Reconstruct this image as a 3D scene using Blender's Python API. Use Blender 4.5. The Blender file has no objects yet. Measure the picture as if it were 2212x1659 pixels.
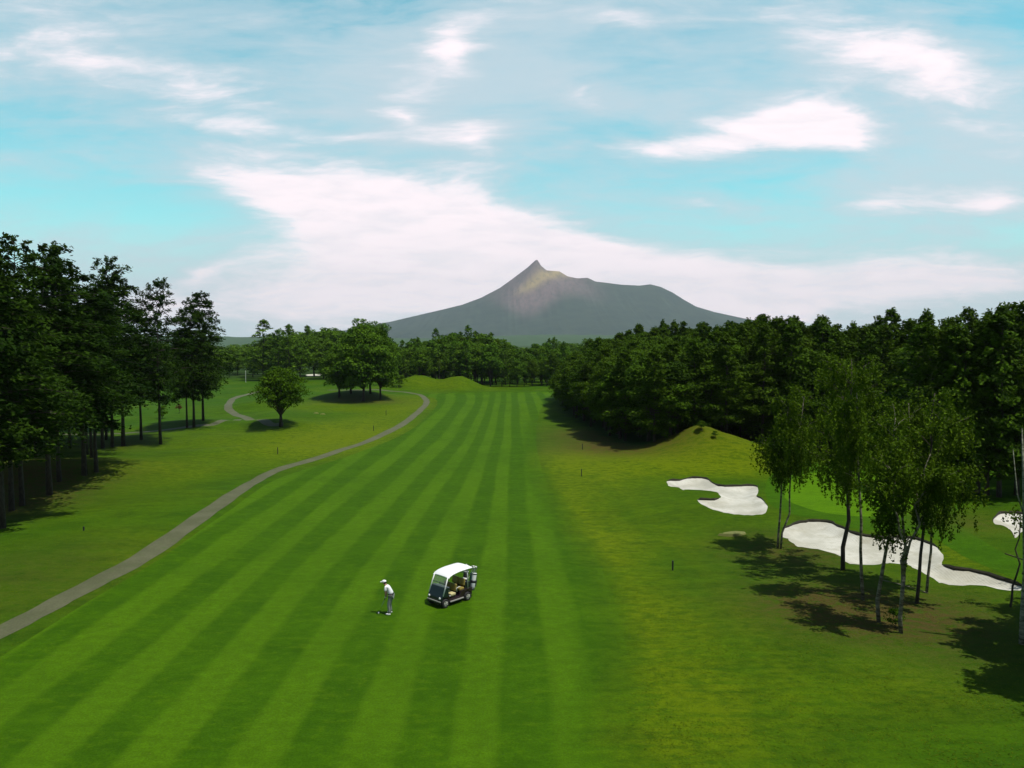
import bpy, bmesh, math, random
import numpy as np
from mathutils import Vector, Matrix
from mathutils.geometry import delaunay_2d_cdt

PI = math.pi
rad = math.radians
S = bpy.context.scene
COL = S.collection
random.seed(7)
RNG = np.random.default_rng(11)

# ------------------------------------------------------------------ camera model
H = 13.2
F = 1622.0
W0, H0 = 1106.0, 829.5
PITCH = math.atan(89.5 / F)
cp, sp = math.cos(PITCH), math.sin(PITCH)

def ray(x, y):
    a, b = (x - W0) / F, (H0 - y) / F
    return Vector((a, cp + b * sp, -sp + b * cp))

def z_at(Y, y):                      # height at distance Y that projects on row y
    d = ray(W0, y)
    return H + d.z / d.y * Y

# ------------------------------------------------------------------ terrain
def seg(y0, p):                      # helper: point at depth
    pass

def flat(x, y):
    d = ray(x, y)
    t = -H / d.z
    return Vector((d.x * t, d.y * t, 0))

def fromS(x, y):                     # 3000 px picture to 2212 px
    return (x * 2212 / 3000, y * 2212 / 3000)
def z5(p): return fromS(1900 + p[0] / 4.485, 1330 + p[1] / 4.485)
def z6(p): return fromS(1900 + p[0] / 2.011, 1350 + p[1] / 2.011)

def atY(x, Y):                       # lateral position at depth Y for column x
    d = ray(x, 900)
    return d.x / d.y * Y

def sstep(a, b, x):
    t = np.clip((x - a) / (b - a), 0, 1)
    return t * t * (3 - 2 * t)

MOUNDS = []                          # (cx, cy, h, rx, ry, rot, power)
def mound(cx, cy, h, rx, ry, rot=0, pw=1.0): MOUNDS.append((cx, cy, h, rx, ry, rot, pw))
# peaked mound behind the first bunker
mound(atY(1512, 88), 88, 2.75, 3.6, 4.4, 0.0, 0.55)
mound(atY(1600, 87), 87, 1.5, 5.0, 5.0, 0.1)
mound(atY(1455, 90), 90, 0.9, 4.5, 4.5, 0.0)
# double mound at the end of the fairway
mound(atY(992, 214), 214, 3.7, 5.6, 8, 0)
mound(atY(908, 218), 218, 3.4, 6.0, 8, 0)
mound(atY(850, 214), 214, 1.3, 7, 8, 0)
# mounds under trees
mound(atY(775, 178), 178, 1.9, 9, 8, 0)
mound(atY(590, 116), 117, 1.25, 5.5, 4.5, 0)
mound(atY(560, 150), 150, 1.3, 7, 6, 0)
mound(atY(410, 116), 119, 1.2, 8, 5, 0)
mound(atY(640, 134), 134, 0.5, 10, 9, 0)
mound(-46, 76, 1.0, 12, 6, 0.3)
mound(-31, 92, 0.7, 9, 6, 0.2)
mound(-27, 58, 0.35, 5, 9, 0.1)
mound(14, 80, 0.5, 6, 5, 0)
mound(-40, 96, -0.5, 14, 6, 0.2)
mound(16, 60, 0.35, 9, 6, 0)
mound(45, 58, 0.5, 9, 7, 0)
mound(33, 46, 0.3, 6, 5, 0)

def hbase(x, y):
    x = np.asarray(x, float); y = np.asarray(y, float)
    z = np.zeros_like(x)
    for cx, cy, h, rx, ry, ro, pw in MOUNDS:
        c, s = math.cos(ro), math.sin(ro)
        u = ((x - cx) * c + (y - cy) * s) / rx
        v = (-(x - cx) * s + (y - cy) * c) / ry
        q = u * u + v * v
        z = z + h * np.exp(-q ** pw)
    rough = sstep(6, 16, np.abs(x + 9))        # flat along the fairway
    n = (np.sin(x * .11 + 1.3) * np.sin(y * .083 + .7) * .28 + np.sin(x * .23 + y * .17) * .10
         + np.sin(x * .41 - y * .33 + 2) * .05)
    far = sstep(150, 260, y)
    z = z + n * (rough * .9 + .12) * (1 - .4 * far)
    return z

def march(x, y, hf=None):
    hf = hf or hbase
    d = ray(x, y)
    t0, t1 = 10.0, None
    t = 12.0
    while t < 900:
        p = d * t
        if H + p.z < float(hf(p.x, p.y)):
            t1 = t; break
        t0 = t; t += max(.4, t * .01)
    if t1 is None:
        q = flat(x, y); return q
    for _ in range(22):
        m = (t0 + t1) / 2; p = d * m
        if H + p.z < float(hf(p.x, p.y)): t1 = m
        else: t0 = m
    p = d * t1
    return Vector((p.x, p.y, float(hf(p.x, p.y))))

B1 = [(240,370),(270,352),(400,350),(500,325),(570,318),(650,318),(740,325),(790,345),(850,385),(930,424),(1100,428),(1300,420),(1420,428),(1445,460),(1432,510),(1418,552),(1480,590),(1545,650),(1560,690),(1560,735),(1530,780),(1430,800),(1350,806),(1250,802),(1130,792),(980,770),(850,730),(760,695),(700,660),(635,606),(760,606),(860,606),(940,580),(944,552),(910,512),(870,495),(750,480),(600,470),(480,468),(450,476),(400,440),(290,430),(255,405)]
B2 = [(785,415),(800,398),(840,382),(870,370),(920,362),(970,358),(1060,362),(1100,378),(1150,400),(1200,425),(1250,440),(1330,452),(1400,462),(1450,452),(1550,458),(1620,475),(1680,500),(1715,525),(1730,555),(1732,600),(1745,622),(1810,642),(1900,650),(2000,675),(2130,718),(2190,735),(2212,750),(2190,762),(2120,765),(2060,755),(1980,737),(1900,733),(1800,735),(1730,722),(1700,710),(1640,672),(1600,650),(1560,630),(1520,612),(1430,604),(1380,604),(1330,614),(1250,612),(1180,606),(1140,575),(1100,548),(1000,522),(900,510),(870,500),(840,480),(820,460),(792,450)]
B3 = [(2028,350),(2045,330),(2070,311),(2120,309),(2190,312),(2280,322),(2360,350),(2400,400),(2360,440),(2290,430),(2230,410),(2190,425),(2172,450),(2155,452),(2140,420),(2110,392),(2075,378),(2042,374)]
B4 = [(660,810),(668,808.5),(685,808),(694,808.5),(696,810.5),(690,812),(672,812.5),(662,812)]
GREEN = [(800,215),(815,150),(850,105),(960,70),(1150,70),(1400,90),(1600,120),(1750,160),(1785,200),(1792,245),(1770,285),(1700,300),(1500,318),(1300,330),(1160,322),(1050,308),(960,288),(900,268),(840,245)]
COLLAR = [(690,190),(700,110),(780,40),(960,10),(1300,10),(1700,90),(1880,180),(1860,260),(1810,310),(1830,370),(1900,430),(2050,520),(2212,610),(2400,700),(2400,800),(2260,740),(2050,650),(1850,560),(1740,490),(1640,440),(1500,420),(1350,420),(1200,395),(1050,345),(900,330),(780,290),(710,250)]

def smooth_poly(P, n=3):
    # Catmull-Rom resample of a closed polygon
    out = []
    N = len(P)
    for i in range(N):
        p0, p1, p2, p3 = P[i - 1], P[i], P[(i + 1) % N], P[(i + 2) % N]
        for k in range(n):
            t = k / n
            out.append(tuple(.5 * ((2 * p1[j]) + (-p0[j] + p2[j]) * t + (2 * p0[j] - 5 * p1[j] + 4 * p2[j] - p3[j]) * t * t
                       + (-p0[j] + 3 * p1[j] - 3 * p2[j] + p3[j]) * t ** 3) for j in (0, 1)))
    return out

def wpoly(P):
    return [tuple(march(*p)[:2]) for p in P]
def edge_wobble(P, amp=.10):         # ragged turf edge, metres
    return [(x + amp * math.sin(i * 1.9 + x * 2), y + amp * 1.3 * math.sin(i * 2.7 + y * 1.7)) for i, (x, y) in enumerate(P)]
W1 = edge_wobble(smooth_poly(wpoly([z5(p) for p in B1]), 2), .05)
W2 = edge_wobble(smooth_poly(wpoly([z6(p) for p in B2]), 2), .05)
W3 = smooth_poly(wpoly([z6(p) for p in B3]), 2)
W4 = smooth_poly(wpoly(B4), 2)
WG = smooth_poly(wpoly([z6(p) for p in GREEN]), 2)
WC = smooth_poly(wpoly([z6(p) for p in COLLAR]), 2)

def ribbon(P, w, closed=False, n=6):
    Q = []
    for i in range(len(P) - 1):
        p0 = P[max(i - 1, 0)]; p1 = P[i]; p2 = P[i + 1]; p3 = P[min(i + 2, len(P) - 1)]
        for k in range(n):
            t = k / n
            Q.append(tuple(.5 * ((2 * p1[j]) + (-p0[j] + p2[j]) * t + (2 * p0[j] - 5 * p1[j] + 4 * p2[j] - p3[j]) * t * t
                     + (-p0[j] + 3 * p1[j] - 3 * p2[j] + p3[j]) * t ** 3) for j in (0, 1)))
    Q.append(P[-1])
    L, R = [], []
    for i, q in enumerate(Q):
        a = Q[max(i - 1, 0)]; b = Q[min(i + 1, len(Q) - 1)]
        dx, dy = b[0] - a[0], b[1] - a[1]; l = math.hypot(dx, dy) or 1
        nx, ny = -dy / l, dx / l
        ww = (w if not callable(w) else w(q)) / 2
        L.append((q[0] + nx * (ww + .05 * math.sin(i * 1.7)), q[1] + ny * (ww + .05 * math.sin(i * 2.3))))
        R.append((q[0] - nx * (ww + .05 * math.sin(i * 2.1)), q[1] - ny * (ww + .05 * math.sin(i * 1.3))))
    return L + R[::-1], Q

PATHP = [(-27.5, 3), (-25.4, 15), (-24.2, 26)] + [tuple(march(*p)[:2]) for p in [(0,1366),(160,1282),(330,1190),(470,1092),(545,1043),(600,1015),(700,985),(800,951),(860,922),(900,893),(921,871),(915,858),(893,850)]] + [(-36, 203), (-52, 212)]
WP, QP = ribbon(PATHP, 1.35)
P2 = [tuple(march(*p)[:2]) for p in [(612,916),(575,912),(538,906),(505,893),(493,880),(498,868),(512,858),(560,846)]] + [(-62, 215)]
WP2, QP2 = ribbon(P2, 1.5)
P3 = [tuple(march(*p)[:2]) for p in [(515,906),(470,913),(430,919),(370,927),(300,934)]] + [(-75, 106), (-98, 112)]
WP3, QP3 = ribbon(P3, 1.3)

# fairway outline: left edge follows the path, right edge the semi rough
fl = [(-23.5, 2), (-22.6, 14), (-22.2, 26)] + [tuple(march(*p)[:2]) for p in [(0,1420),(190,1300),(350,1205),(500,1100),(575,1046),(640,1020),(740,990),(835,955),(893,925),(925,897),(945,874),(938,860),(905,851)]]
fr = [tuple(march(*p)[:2]) for p in [(1195,847),(1196,868),(1172,880),(1163,900),(1158,930),(1160,970),(1172,1020),(1205,1080),(1252,1150),(1300,1230),(1330,1310),(1352,1400),(1362,1500),(1358,1600)]] + [(5.3, 20), (4.2, 12), (3.0, 2)]
WF = fl + fr
WF = smooth_poly(WF, 2)

def inpoly(P, x, y):
    x = np.asarray(x, float); y = np.asarray(y, float)
    c = np.zeros(x.shape, bool)
    n = len(P)
    for i in range(n):
        x1, y1 = P[i - 1]; x2, y2 = P[i]
        if y1 == y2: continue
        m = (y1 > y) != (y2 > y)
        c ^= m & (x < (x2 - x1) * (y - y1) / (y2 - y1) + x1)
    return c
def dpoly(P, x, y):
    x = np.asarray(x, float); y = np.asarray(y, float)
    d = np.full(x.shape, 1e9)
    n = len(P)
    for i in range(n):
        x1, y1 = P[i - 1]; x2, y2 = P[i]
        l2 = (x2 - x1) ** 2 + (y2 - y1) ** 2 + 1e-12
        t = np.clip(((x - x1) * (x2 - x1) + (y - y1) * (y2 - y1)) / l2, 0, 1)
        d = np.minimum(d, np.hypot(x - x1 - t * (x2 - x1), y - y1 - t * (y2 - y1)))
    return d

BUNK = [(W1, .30), (W2, .32), (W3, .30), (W4, .3)]
def hfull(x, y):
    x = np.asarray(x, float); y = np.asarray(y, float)
    z = hbase(x, y)
    for P, dep in BUNK:
        xs = [p[0] for p in P]; ys = [p[1] for p in P]
        m = (x > min(xs)) & (x < max(xs)) & (y > min(ys)) & (y < max(ys))
        if not np.any(m): continue
        xx, yy = np.atleast_1d(x)[np.atleast_1d(m)], np.atleast_1d(y)[np.atleast_1d(m)]
        ins = inpoly(P, xx, yy); d = dpoly(P, xx, yy)
        dz = np.where(ins, -dep * sstep(0, 1.1, d), 0)
        z = np.atleast_1d(z).copy(); z[np.atleast_1d(m)] += dz
        if x.shape == (): z = z[0]
    return z
def at(x, y): return march(x, y, hbase)
def gz(x, y): return float(hfull(np.array([x]), np.array([y]))[0])

# ------------------------------------------------------------------ materials
def newmat(name):
    m = bpy.data.materials.new(name); m.use_nodes = True
    nt = m.node_tree; nt.nodes.clear()
    o = nt.nodes.new('ShaderNodeOutputMaterial')
    b = nt.nodes.new('ShaderNodeBsdfPrincipled')
    nt.links.new(b.outputs[0], o.inputs[0])
    return m, nt, b, o
def N(nt, t, **k):
    n = nt.nodes.new(t)
    for a, v in k.items():
        if a == 'ins':
            for i, w in v.items(): n.inputs[i].default_value = w
        else: setattr(n, a, v)
    return n
def noise(nt, scale, detail=4, rough=.5, vec=None, dist=0.0):
    n = N(nt, 'ShaderNodeTexNoise')
    n.inputs['Scale'].default_value = scale; n.inputs['Detail'].default_value = detail
    n.inputs['Roughness'].default_value = rough; n.inputs['Distortion'].default_value = dist
    if vec is not None: nt.links.new(vec, n.inputs['Vector'])
    return n.outputs['Fac']
def math_(nt, op, a, b=None, c=None, clamp=False):
    n = N(nt, 'ShaderNodeMath', operation=op, use_clamp=clamp)
    for i, v in enumerate((a, b, c)):
        if v is None: continue
        if isinstance(v, (int, float)): n.inputs[i].default_value = v
        else: nt.links.new(v, n.inputs[i])
    return n.outputs[0]
def mix(nt, f, a, b, blend='MIX'):
    n = N(nt, 'ShaderNodeMix', data_type='RGBA', blend_type=blend)
    for i, v in ((0, f), (6, a), (7, b)):
        if isinstance(v, (int, float)): n.inputs[i].default_value = v
        elif isinstance(v, (tuple, list)): n.inputs[i].default_value = (*v[:3], 1)
        else: nt.links.new(v, n.inputs[i])
    return n.outputs[2]
def mrange(nt, v, a, b, c=0, d=1, smooth=True):
    n = N(nt, 'ShaderNodeMapRange', interpolation_type='SMOOTHSTEP' if smooth else 'LINEAR')
    nt.links.new(v, n.inputs[0])
    for i, w in enumerate((a, b, c, d)): n.inputs[i + 1].default_value = w
    return n.outputs[0]
def attr(nt, name):
    n = N(nt, 'ShaderNodeAttribute', attribute_name=name); return n.outputs['Fac']
def geopos(nt): return N(nt, 'ShaderNodeNewGeometry').outputs['Position']
def mapping(nt, vec, loc=(0, 0, 0), rot=(0, 0, 0), sc=(1, 1, 1), typ='POINT'):
    n = N(nt, 'ShaderNodeMapping', vector_type=typ)
    n.inputs['Location'].default_value = loc; n.inputs['Rotation'].default_value = rot; n.inputs['Scale'].default_value = sc
    nt.links.new(vec, n.inputs['Vector']); return n.outputs[0]
def bump(nt, b, h, strength=.3, dist=.05):
    n = N(nt, 'ShaderNodeBump'); n.inputs['Strength'].default_value = strength; n.inputs['Distance'].default_value = dist
    nt.links.new(h, n.inputs['Height']); nt.links.new(n.outputs[0], b.inputs['Normal'])
def lk(nt, a, b, i): nt.links.new(a, b.inputs[i])

def plain(name, col, rough=.5, metal=0, var=.12, sc=8, coat=0):
    m, nt, b, o = newmat(name)
    n = noise(nt, sc, 4, .6, N(nt, 'ShaderNodeTexCoord').outputs['Object'])
    c = mix(nt, n, tuple(v * (1 - var) for v in col), tuple(min(1, v * (1 + var)) for v in col))
    lk(nt, c, b, 'Base Color')
    b.inputs['Roughness'].default_value = rough; b.inputs['Metallic'].default_value = metal
    b.inputs['Coat Weight'].default_value = coat
    return m

ROUGHC = ((.034, .088, .0008), (.086, .124, .0008), (.021, .062, .0008))
def turf(name, c_green, c_dry, c_dark, stripes=False, use_dry=True):
    m, nt, b, o = newmat(name)
    pos = geopos(nt)
    big = noise(nt, .055, 3, .55, pos, .6)
    mid = noise(nt, .30, 4, .6, mapping(nt, pos, sc=(.7, 1.6, 1)), .5)
    fine = noise(nt, 1.6, 5, .7, mapping(nt, pos, sc=(1, 1.4, 1)))
    grain = noise(nt, 14, 3, .7, pos)
    fleck = noise(nt, 1.1, 4, .65, mapping(nt, pos, sc=(.45, 2.2, 1)))
    def roughc(cg, cd, ck):
        q = mix(nt, mrange(nt, mid, .35, .68), cg, ck)
        d = math_(nt, 'MULTIPLY', mrange(nt, big, .42, .66), .24)
        d = math_(nt, 'ADD', d, attr(nt, 'dry'))
        d = math_(nt, 'ADD', d, attr(nt, 'ring'))
        d = math_(nt, 'MULTIPLY', d, mrange(nt, math_(nt, 'MULTIPLY', math_(nt, 'ADD', fine, fleck), .5), .36, .58, .30, 1.15))
        return mix(nt, math_(nt, 'MINIMUM', d, 1.0), q, cd)
    if use_dry: c = roughc(c_green, c_dry, c_dark)
    else:
        c = mix(nt, mrange(nt, mid, .35, .68), c_green, c_dark)
        c = mix(nt, math_(nt, 'MULTIPLY', mrange(nt, math_(nt, 'MULTIPLY', math_(nt, 'ADD', fine, fleck), .5), .5, .64), .5), c, c_dry)
    if stripes:
        s = attr(nt, 'stripe')
        wob = math_(nt, 'MULTIPLY', math_(nt, 'SUBTRACT', noise(nt, .35, 3, .6, pos), .5), .10)
        ph = math_(nt, 'ADD', s, wob)
        sn = math_(nt, 'SINE', math_(nt, 'MULTIPLY', ph, 2 * PI))
        st = mrange(nt, sn, -.35, .45)
        st = math_(nt, 'MULTIPLY', st, mrange(nt, noise(nt, .10, 3, .6, pos), .3, .60, .5, 1))
        inn = attr(nt, 'inner')
        st = math_(nt, 'MULTIPLY', st, mrange(nt, inn, .35, 1.0, .25, 1))
        c = mix(nt, mrange(nt, inn, 0, .75), roughc(*ROUGHC), c)
        c2 = mix(nt, st, c, (.053, .119, .0016))
        c = mix(nt, .85, c, c2)
        dv = noise(nt, 2.3, 4, .6, mapping(nt, pos, sc=(.8, 1.5, 1)))
        c = mix(nt, mrange(nt, dv, .66, .76, 0, .35), c, (.120, .150, .02))
        c = mix(nt, mrange(nt, noise(nt, .17, 4, .6, pos), .52, .72, 0, .35), c, (.030, .082, .0006))
    else:
        lit = math_(nt, 'MULTIPLY', attr(nt, 'litter_shade'), mrange(nt, fine, .32, .6, .25, 1.1))
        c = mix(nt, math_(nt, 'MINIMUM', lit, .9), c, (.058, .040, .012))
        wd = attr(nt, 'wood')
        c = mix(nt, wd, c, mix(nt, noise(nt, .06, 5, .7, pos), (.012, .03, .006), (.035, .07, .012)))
    g2 = mrange(nt, grain, .25, .75, .80, 1.2)
    f2 = mrange(nt, fine, .25, .75, .86, 1.14)
    v = math_(nt, 'MULTIPLY', g2, f2)
    vm = N(nt, 'ShaderNodeVectorMath', operation='SCALE'); lk(nt, c, vm, 0); lk(nt, v, vm, 'Scale')
    lk(nt, vm.outputs[0], b, 'Base Color')
    b.inputs['Roughness'].default_value = .9
    b.inputs['Specular IOR Level'].default_value = .05
    bump(nt, b, math_(nt, 'ADD', grain, math_(nt, 'MULTIPLY', fine, 1.5)), .5, .06)
    return m

M = {}
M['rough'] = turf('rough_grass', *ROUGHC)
M['fairway'] = turf('fairway_grass', (.034, .090, .0005), (.054, .106, .0008), (.026, .074, .0004), stripes=True, use_dry=False)
M['green'] = turf('green_grass', (.066, .158, .0015), (.078, .15, .002), (.055, .135, .0015), use_dry=False)
M['collar'] = turf('collar_grass', (.034, .095, .0008), (.050, .100, .001), (.028, .080, .0008), use_dry=False)

def path_mat():
    m, nt, b, o = newmat('cart_path_gravel')
    pos = geopos(nt)
    n1 = noise(nt, .5, 4, .6, pos); n2 = noise(nt, 9, 4, .7, pos)
    c = mix(nt, mrange(nt, n1, .3, .7), (.058, .064, .022), (.084, .087, .040))
    vm = N(nt, 'ShaderNodeVectorMath', operation='SCALE'); lk(nt, c, vm, 0); lk(nt, mrange(nt, n2, .25, .75, .8, 1.2), vm, 'Scale')
    n3 = noise(nt, 1.3, 5, .7, pos)
    pc = mix(nt, mrange(nt, n3, .56, .70, 0, .6), vm.outputs[0], (.045, .075, .010))
    lk(nt, pc, b, 'Base Color'); b.inputs['Roughness'].default_value = .9
    bump(nt, b, n2, .4, .03); return m
M['path'] = path_mat()
def sand_mat():
    m, nt, b, o = newmat('bunker_sand')
    pos = geopos(nt)
    n1 = noise(nt, .35, 4, .6, pos); n2 = noise(nt, 5, 5, .7, pos)
    c = mix(nt, mrange(nt, n1, .35, .65), (.38, .37, .30), (.52, .51, .44))
    vm = N(nt, 'ShaderNodeVectorMath', operation='SCALE'); lk(nt, c, vm, 0); lk(nt, mrange(nt, n2, .25, .75, .93, 1.05), vm, 'Scale')
    n4 = noise(nt, 1.1, 5, .65, pos)
    sc_ = mix(nt, mrange(nt, n4, .50, .72, 0, .55), vm.outputs[0], (.30, .285, .20))
    lk(nt, sc_, b, 'Base Color'); b.inputs['Roughness'].default_value = .95
    w = N(nt, 'ShaderNodeTexWave'); w.inputs['Scale'].default_value = 2.2; w.inputs['Distortion'].default_value = 4
    lk(nt, pos, w, 'Vector')
    bump(nt, b, math_(nt, 'ADD', n2, math_(nt, 'MULTIPLY', w.outputs['Fac'], .4)), .35, .06); return m
M['sand'] = sand_mat()
M['lip'] = plain('bunker_lip_soil', (.020, .018, .008), .95, var=.4, sc=3)
def bark_mat(name, c1, c2, sc=6, band=False):
    m, nt, b, o = newmat(name)
    tc = N(nt, 'ShaderNodeTexCoord').outputs['Object']
    n = noise(nt, sc, 5, .7, mapping(nt, tc, sc=(3, 3, .5) if not band else (.8, .8, 3)))
    c = mix(nt, mrange(nt, n, .4, .6), c1, c2)
    lk(nt, c, b, 'Base Color'); b.inputs['Roughness'].default_value = .9
    bump(nt, b, n, .6, .03); return m
M['bark'] = bark_mat('dark_bark', (.028, .022, .014), (.060, .048, .032))
M['birch'] = bark_mat('birch_bark', (.050, .045, .022), (.20, .19, .12), 1.6, True)
M['snag'] = bark_mat('weathered_wood', (.07, .08, .045), (.26, .28, .20), 2, True)

def leaf_mat(name, ca, cb, cc):
    m, nt, b, o = newmat(name)
    oi = N(nt, 'ShaderNodeObjectInfo').outputs['Random']
    t = attr(nt, 'tint')
    c = mix(nt, t, ca, cb)
    c = mix(nt, math_(nt, 'MULTIPLY', oi, .7), c, cc)
    lk(nt, c, b, 'Base Color'); b.inputs['Roughness'].default_value = .8
    b.inputs['Specular IOR Level'].default_value = .06
    tr = N(nt, 'ShaderNodeBsdfTranslucent')
    vm = N(nt, 'ShaderNodeVectorMath', operation='SCALE'); lk(nt, c, vm, 0); vm.inputs['Scale'].default_value = 1.1
    lk(nt, vm.outputs[0], tr, 'Color')
    ms = N(nt, 'ShaderNodeMixShader'); ms.inputs[0].default_value = .22
    nt.links.new(b.outputs[0], ms.inputs[1]); nt.links.new(tr.outputs[0], ms.inputs[2]); nt.links.new(ms.outputs[0], o.inputs[0])
    return m
M['needles'] = leaf_mat('conifer_needles', (.003, .011, .0006), (.040, .086, .003), (.010, .032, .002))
M['leaves'] = leaf_mat('broad_leaves', (.008, .028, .001), (.100, .185, .005), (.034, .090, .003))
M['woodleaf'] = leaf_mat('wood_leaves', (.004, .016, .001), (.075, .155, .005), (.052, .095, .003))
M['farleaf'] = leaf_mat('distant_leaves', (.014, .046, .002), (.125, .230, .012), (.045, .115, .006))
M['birchleaf'] = leaf_mat('birch_leaves', (.012, .034, .001), (.110, .190, .005), (.050, .095, .002))
M['rustleaf'] = leaf_mat('rusty_leaves', (.06, .03, .01), (.13, .06, .02), (.09, .04, .012))

# ------------------------------------------------------------------ object helpers
def tag(o, label=None, cat=None, group=None, kind=None):
    if label: o['label'] = label
    if cat: o['category'] = cat
    if group: o['group'] = group
    if kind: o['kind'] = kind
    return o
def link(name, me, parent=None):
    o = bpy.data.objects.new(name, me); COL.objects.link(o)
    if parent is not None: o.parent = parent
    return o
def empty(name, loc, rz=0, scale=(1, 1, 1)):
    o = bpy.data.objects.new(name, None); COL.objects.link(o)
    o.empty_display_size = .3
    o.location = loc; o.rotation_euler = (0, 0, rz); o.scale = scale
    return o
def np_mesh(name, V, Fc, mat, smooth=False, attrs=None):
    V = np.asarray(V, np.float32)
    me = bpy.data.meshes.new(name)
    if isinstance(Fc, np.ndarray):
        k = Fc.shape[1]; n = len(Fc)
        me.vertices.add(len(V)); me.vertices.foreach_set('co', V.ravel())
        me.loops.add(n * k); me.loops.foreach_set('vertex_index', Fc.astype(np.int32).ravel())
        me.polygons.add(n)
        me.polygons.foreach_set('loop_start', np.arange(0, n * k, k, dtype=np.int32))
        me.polygons.foreach_set('loop_total', np.full(n, k, np.int32))
        me.update(calc_edges=True)
    else:
        me.from_pydata([tuple(map(float, v)) for v in V], [], Fc)
    if attrs:
        for an, av in attrs.items():
            a = me.attributes.new(an, 'FLOAT', 'POINT'); a.data.foreach_set('value', np.asarray(av, np.float32))
    me.materials.append(mat)
    if smooth: me.polygons.foreach_set('use_smooth', [True] * len(me.polygons))
    me.validate()
    return me

class MB:
    def __init__(s): s.v = []; s.f = []
    def add(s, vs, fs):
        k = len(s.v); s.v += [tuple(v) for v in vs]; s.f += [tuple(i + k for i in f) for f in fs]; return s
    def box(s, c, d, rot=None, taper=1.0):
        x, y, z = d[0] / 2, d[1] / 2, d[2] / 2
        P = [Vector((a * x * (taper if e > 0 else 1), b * y * (taper if e > 0 else 1), e * z)) for e in (-1, 1) for a, b in ((-1, -1), (1, -1), (1, 1), (-1, 1))]
        if rot is not None: P = [rot @ p for p in P]
        c = Vector(c)
        return s.add([p + c for p in P], [(3, 2, 1, 0), (4, 5, 6, 7), (0, 1, 5, 4), (1, 2, 6, 5), (2, 3, 7, 6), (3, 0, 4, 7)])
    def tube(s, P, R, n=8, cap=True):
        P = [Vector(p) for p in P]
        if not hasattr(R, '__len__'): R = [R] * len(P)
        rings = []
        ref = Vector((.3, .9, .2)).normalized()
        for i, p in enumerate(P):
            t = (P[min(i + 1, len(P) - 1)] - P[max(i - 1, 0)])
            if t.length < 1e-9: t = Vector((0, 0, 1))
            t.normalize()
            a = t.cross(ref)
            if a.length < .1: a = t.cross(Vector((1, 0, 0)))
            a.normalize(); b = t.cross(a)
            rings.append([p + (a * math.cos(2 * PI * k / n) + b * math.sin(2 * PI * k / n)) * R[i] for k in range(n)])
        vs = [v for r in rings for v in r]
        fs = []
        for i in range(len(P) - 1):
            for k in range(n):
                fs.append((i * n + k, i * n + (k + 1) % n, (i + 1) * n + (k + 1) % n, (i + 1) * n + k))
        if cap:
            fs.append(tuple(range(n))[::-1]); fs.append(tuple((len(P) - 1) * n + k for k in range(n)))
        return s.add(vs, fs)
    def prism(s, prof, y0, y1):     # profile in x,z extruded along y
        n = len(prof)
        vs = [(p[0], y0, p[1]) for p in prof] + [(p[0], y1, p[1]) for p in prof]
        fs = [tuple(range(n)), tuple(range(n, 2 * n))[::-1]] + [(i, n + i, n + (i + 1) % n, (i + 1) % n) for i in range(n)]
        return s.add(vs, fs)
    def ball(s, c, r, n=12, m=8, sc=(1, 1, 1)):
        vs = []; fs = []
        for i in range(m + 1):
            th = PI * i / m
            for k in range(n):
                ph = 2 * PI * k / n
                vs.append((c[0] + r * sc[0] * math.sin(th) * math.cos(ph), c[1] + r * sc[1] * math.sin(th) * math.sin(ph), c[2] + r * sc[2] * math.cos(th)))
        for i in range(m):
            for k in range(n):
                fs.append((i * n + k, i * n + (k + 1) % n, (i + 1) * n + (k + 1) % n, (i + 1) * n + k))
        return s.add(vs, fs)
    def build(s, name, mat, parent=None, bevel=0, smooth=False):
        me = bpy.data.meshes.new(name); me.from_pydata(s.v, [], s.f); me.materials.append(mat)
        bm = bmesh.new(); bm.from_mesh(me)
        bmesh.ops.remove_doubles(bm, verts=bm.verts, dist=1e-5)
        bmesh.ops.recalc_face_normals(bm, faces=bm.faces); bm.to_mesh(me); bm.free()
        o = link(name, me, parent)
        if smooth: me.polygons.foreach_set('use_smooth', [True] * len(me.polygons))
        if bevel:
            b = o.modifiers.new('bevel', 'BEVEL'); b.width = bevel; b.segments = 2; b.limit_method = 'ANGLE'; b.angle_limit = rad(35)
            me.polygons.foreach_set('use_smooth', [True] * len(me.polygons))
            w = o.modifiers.new('wn', 'WEIGHTED_NORMAL')
        return o

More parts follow.
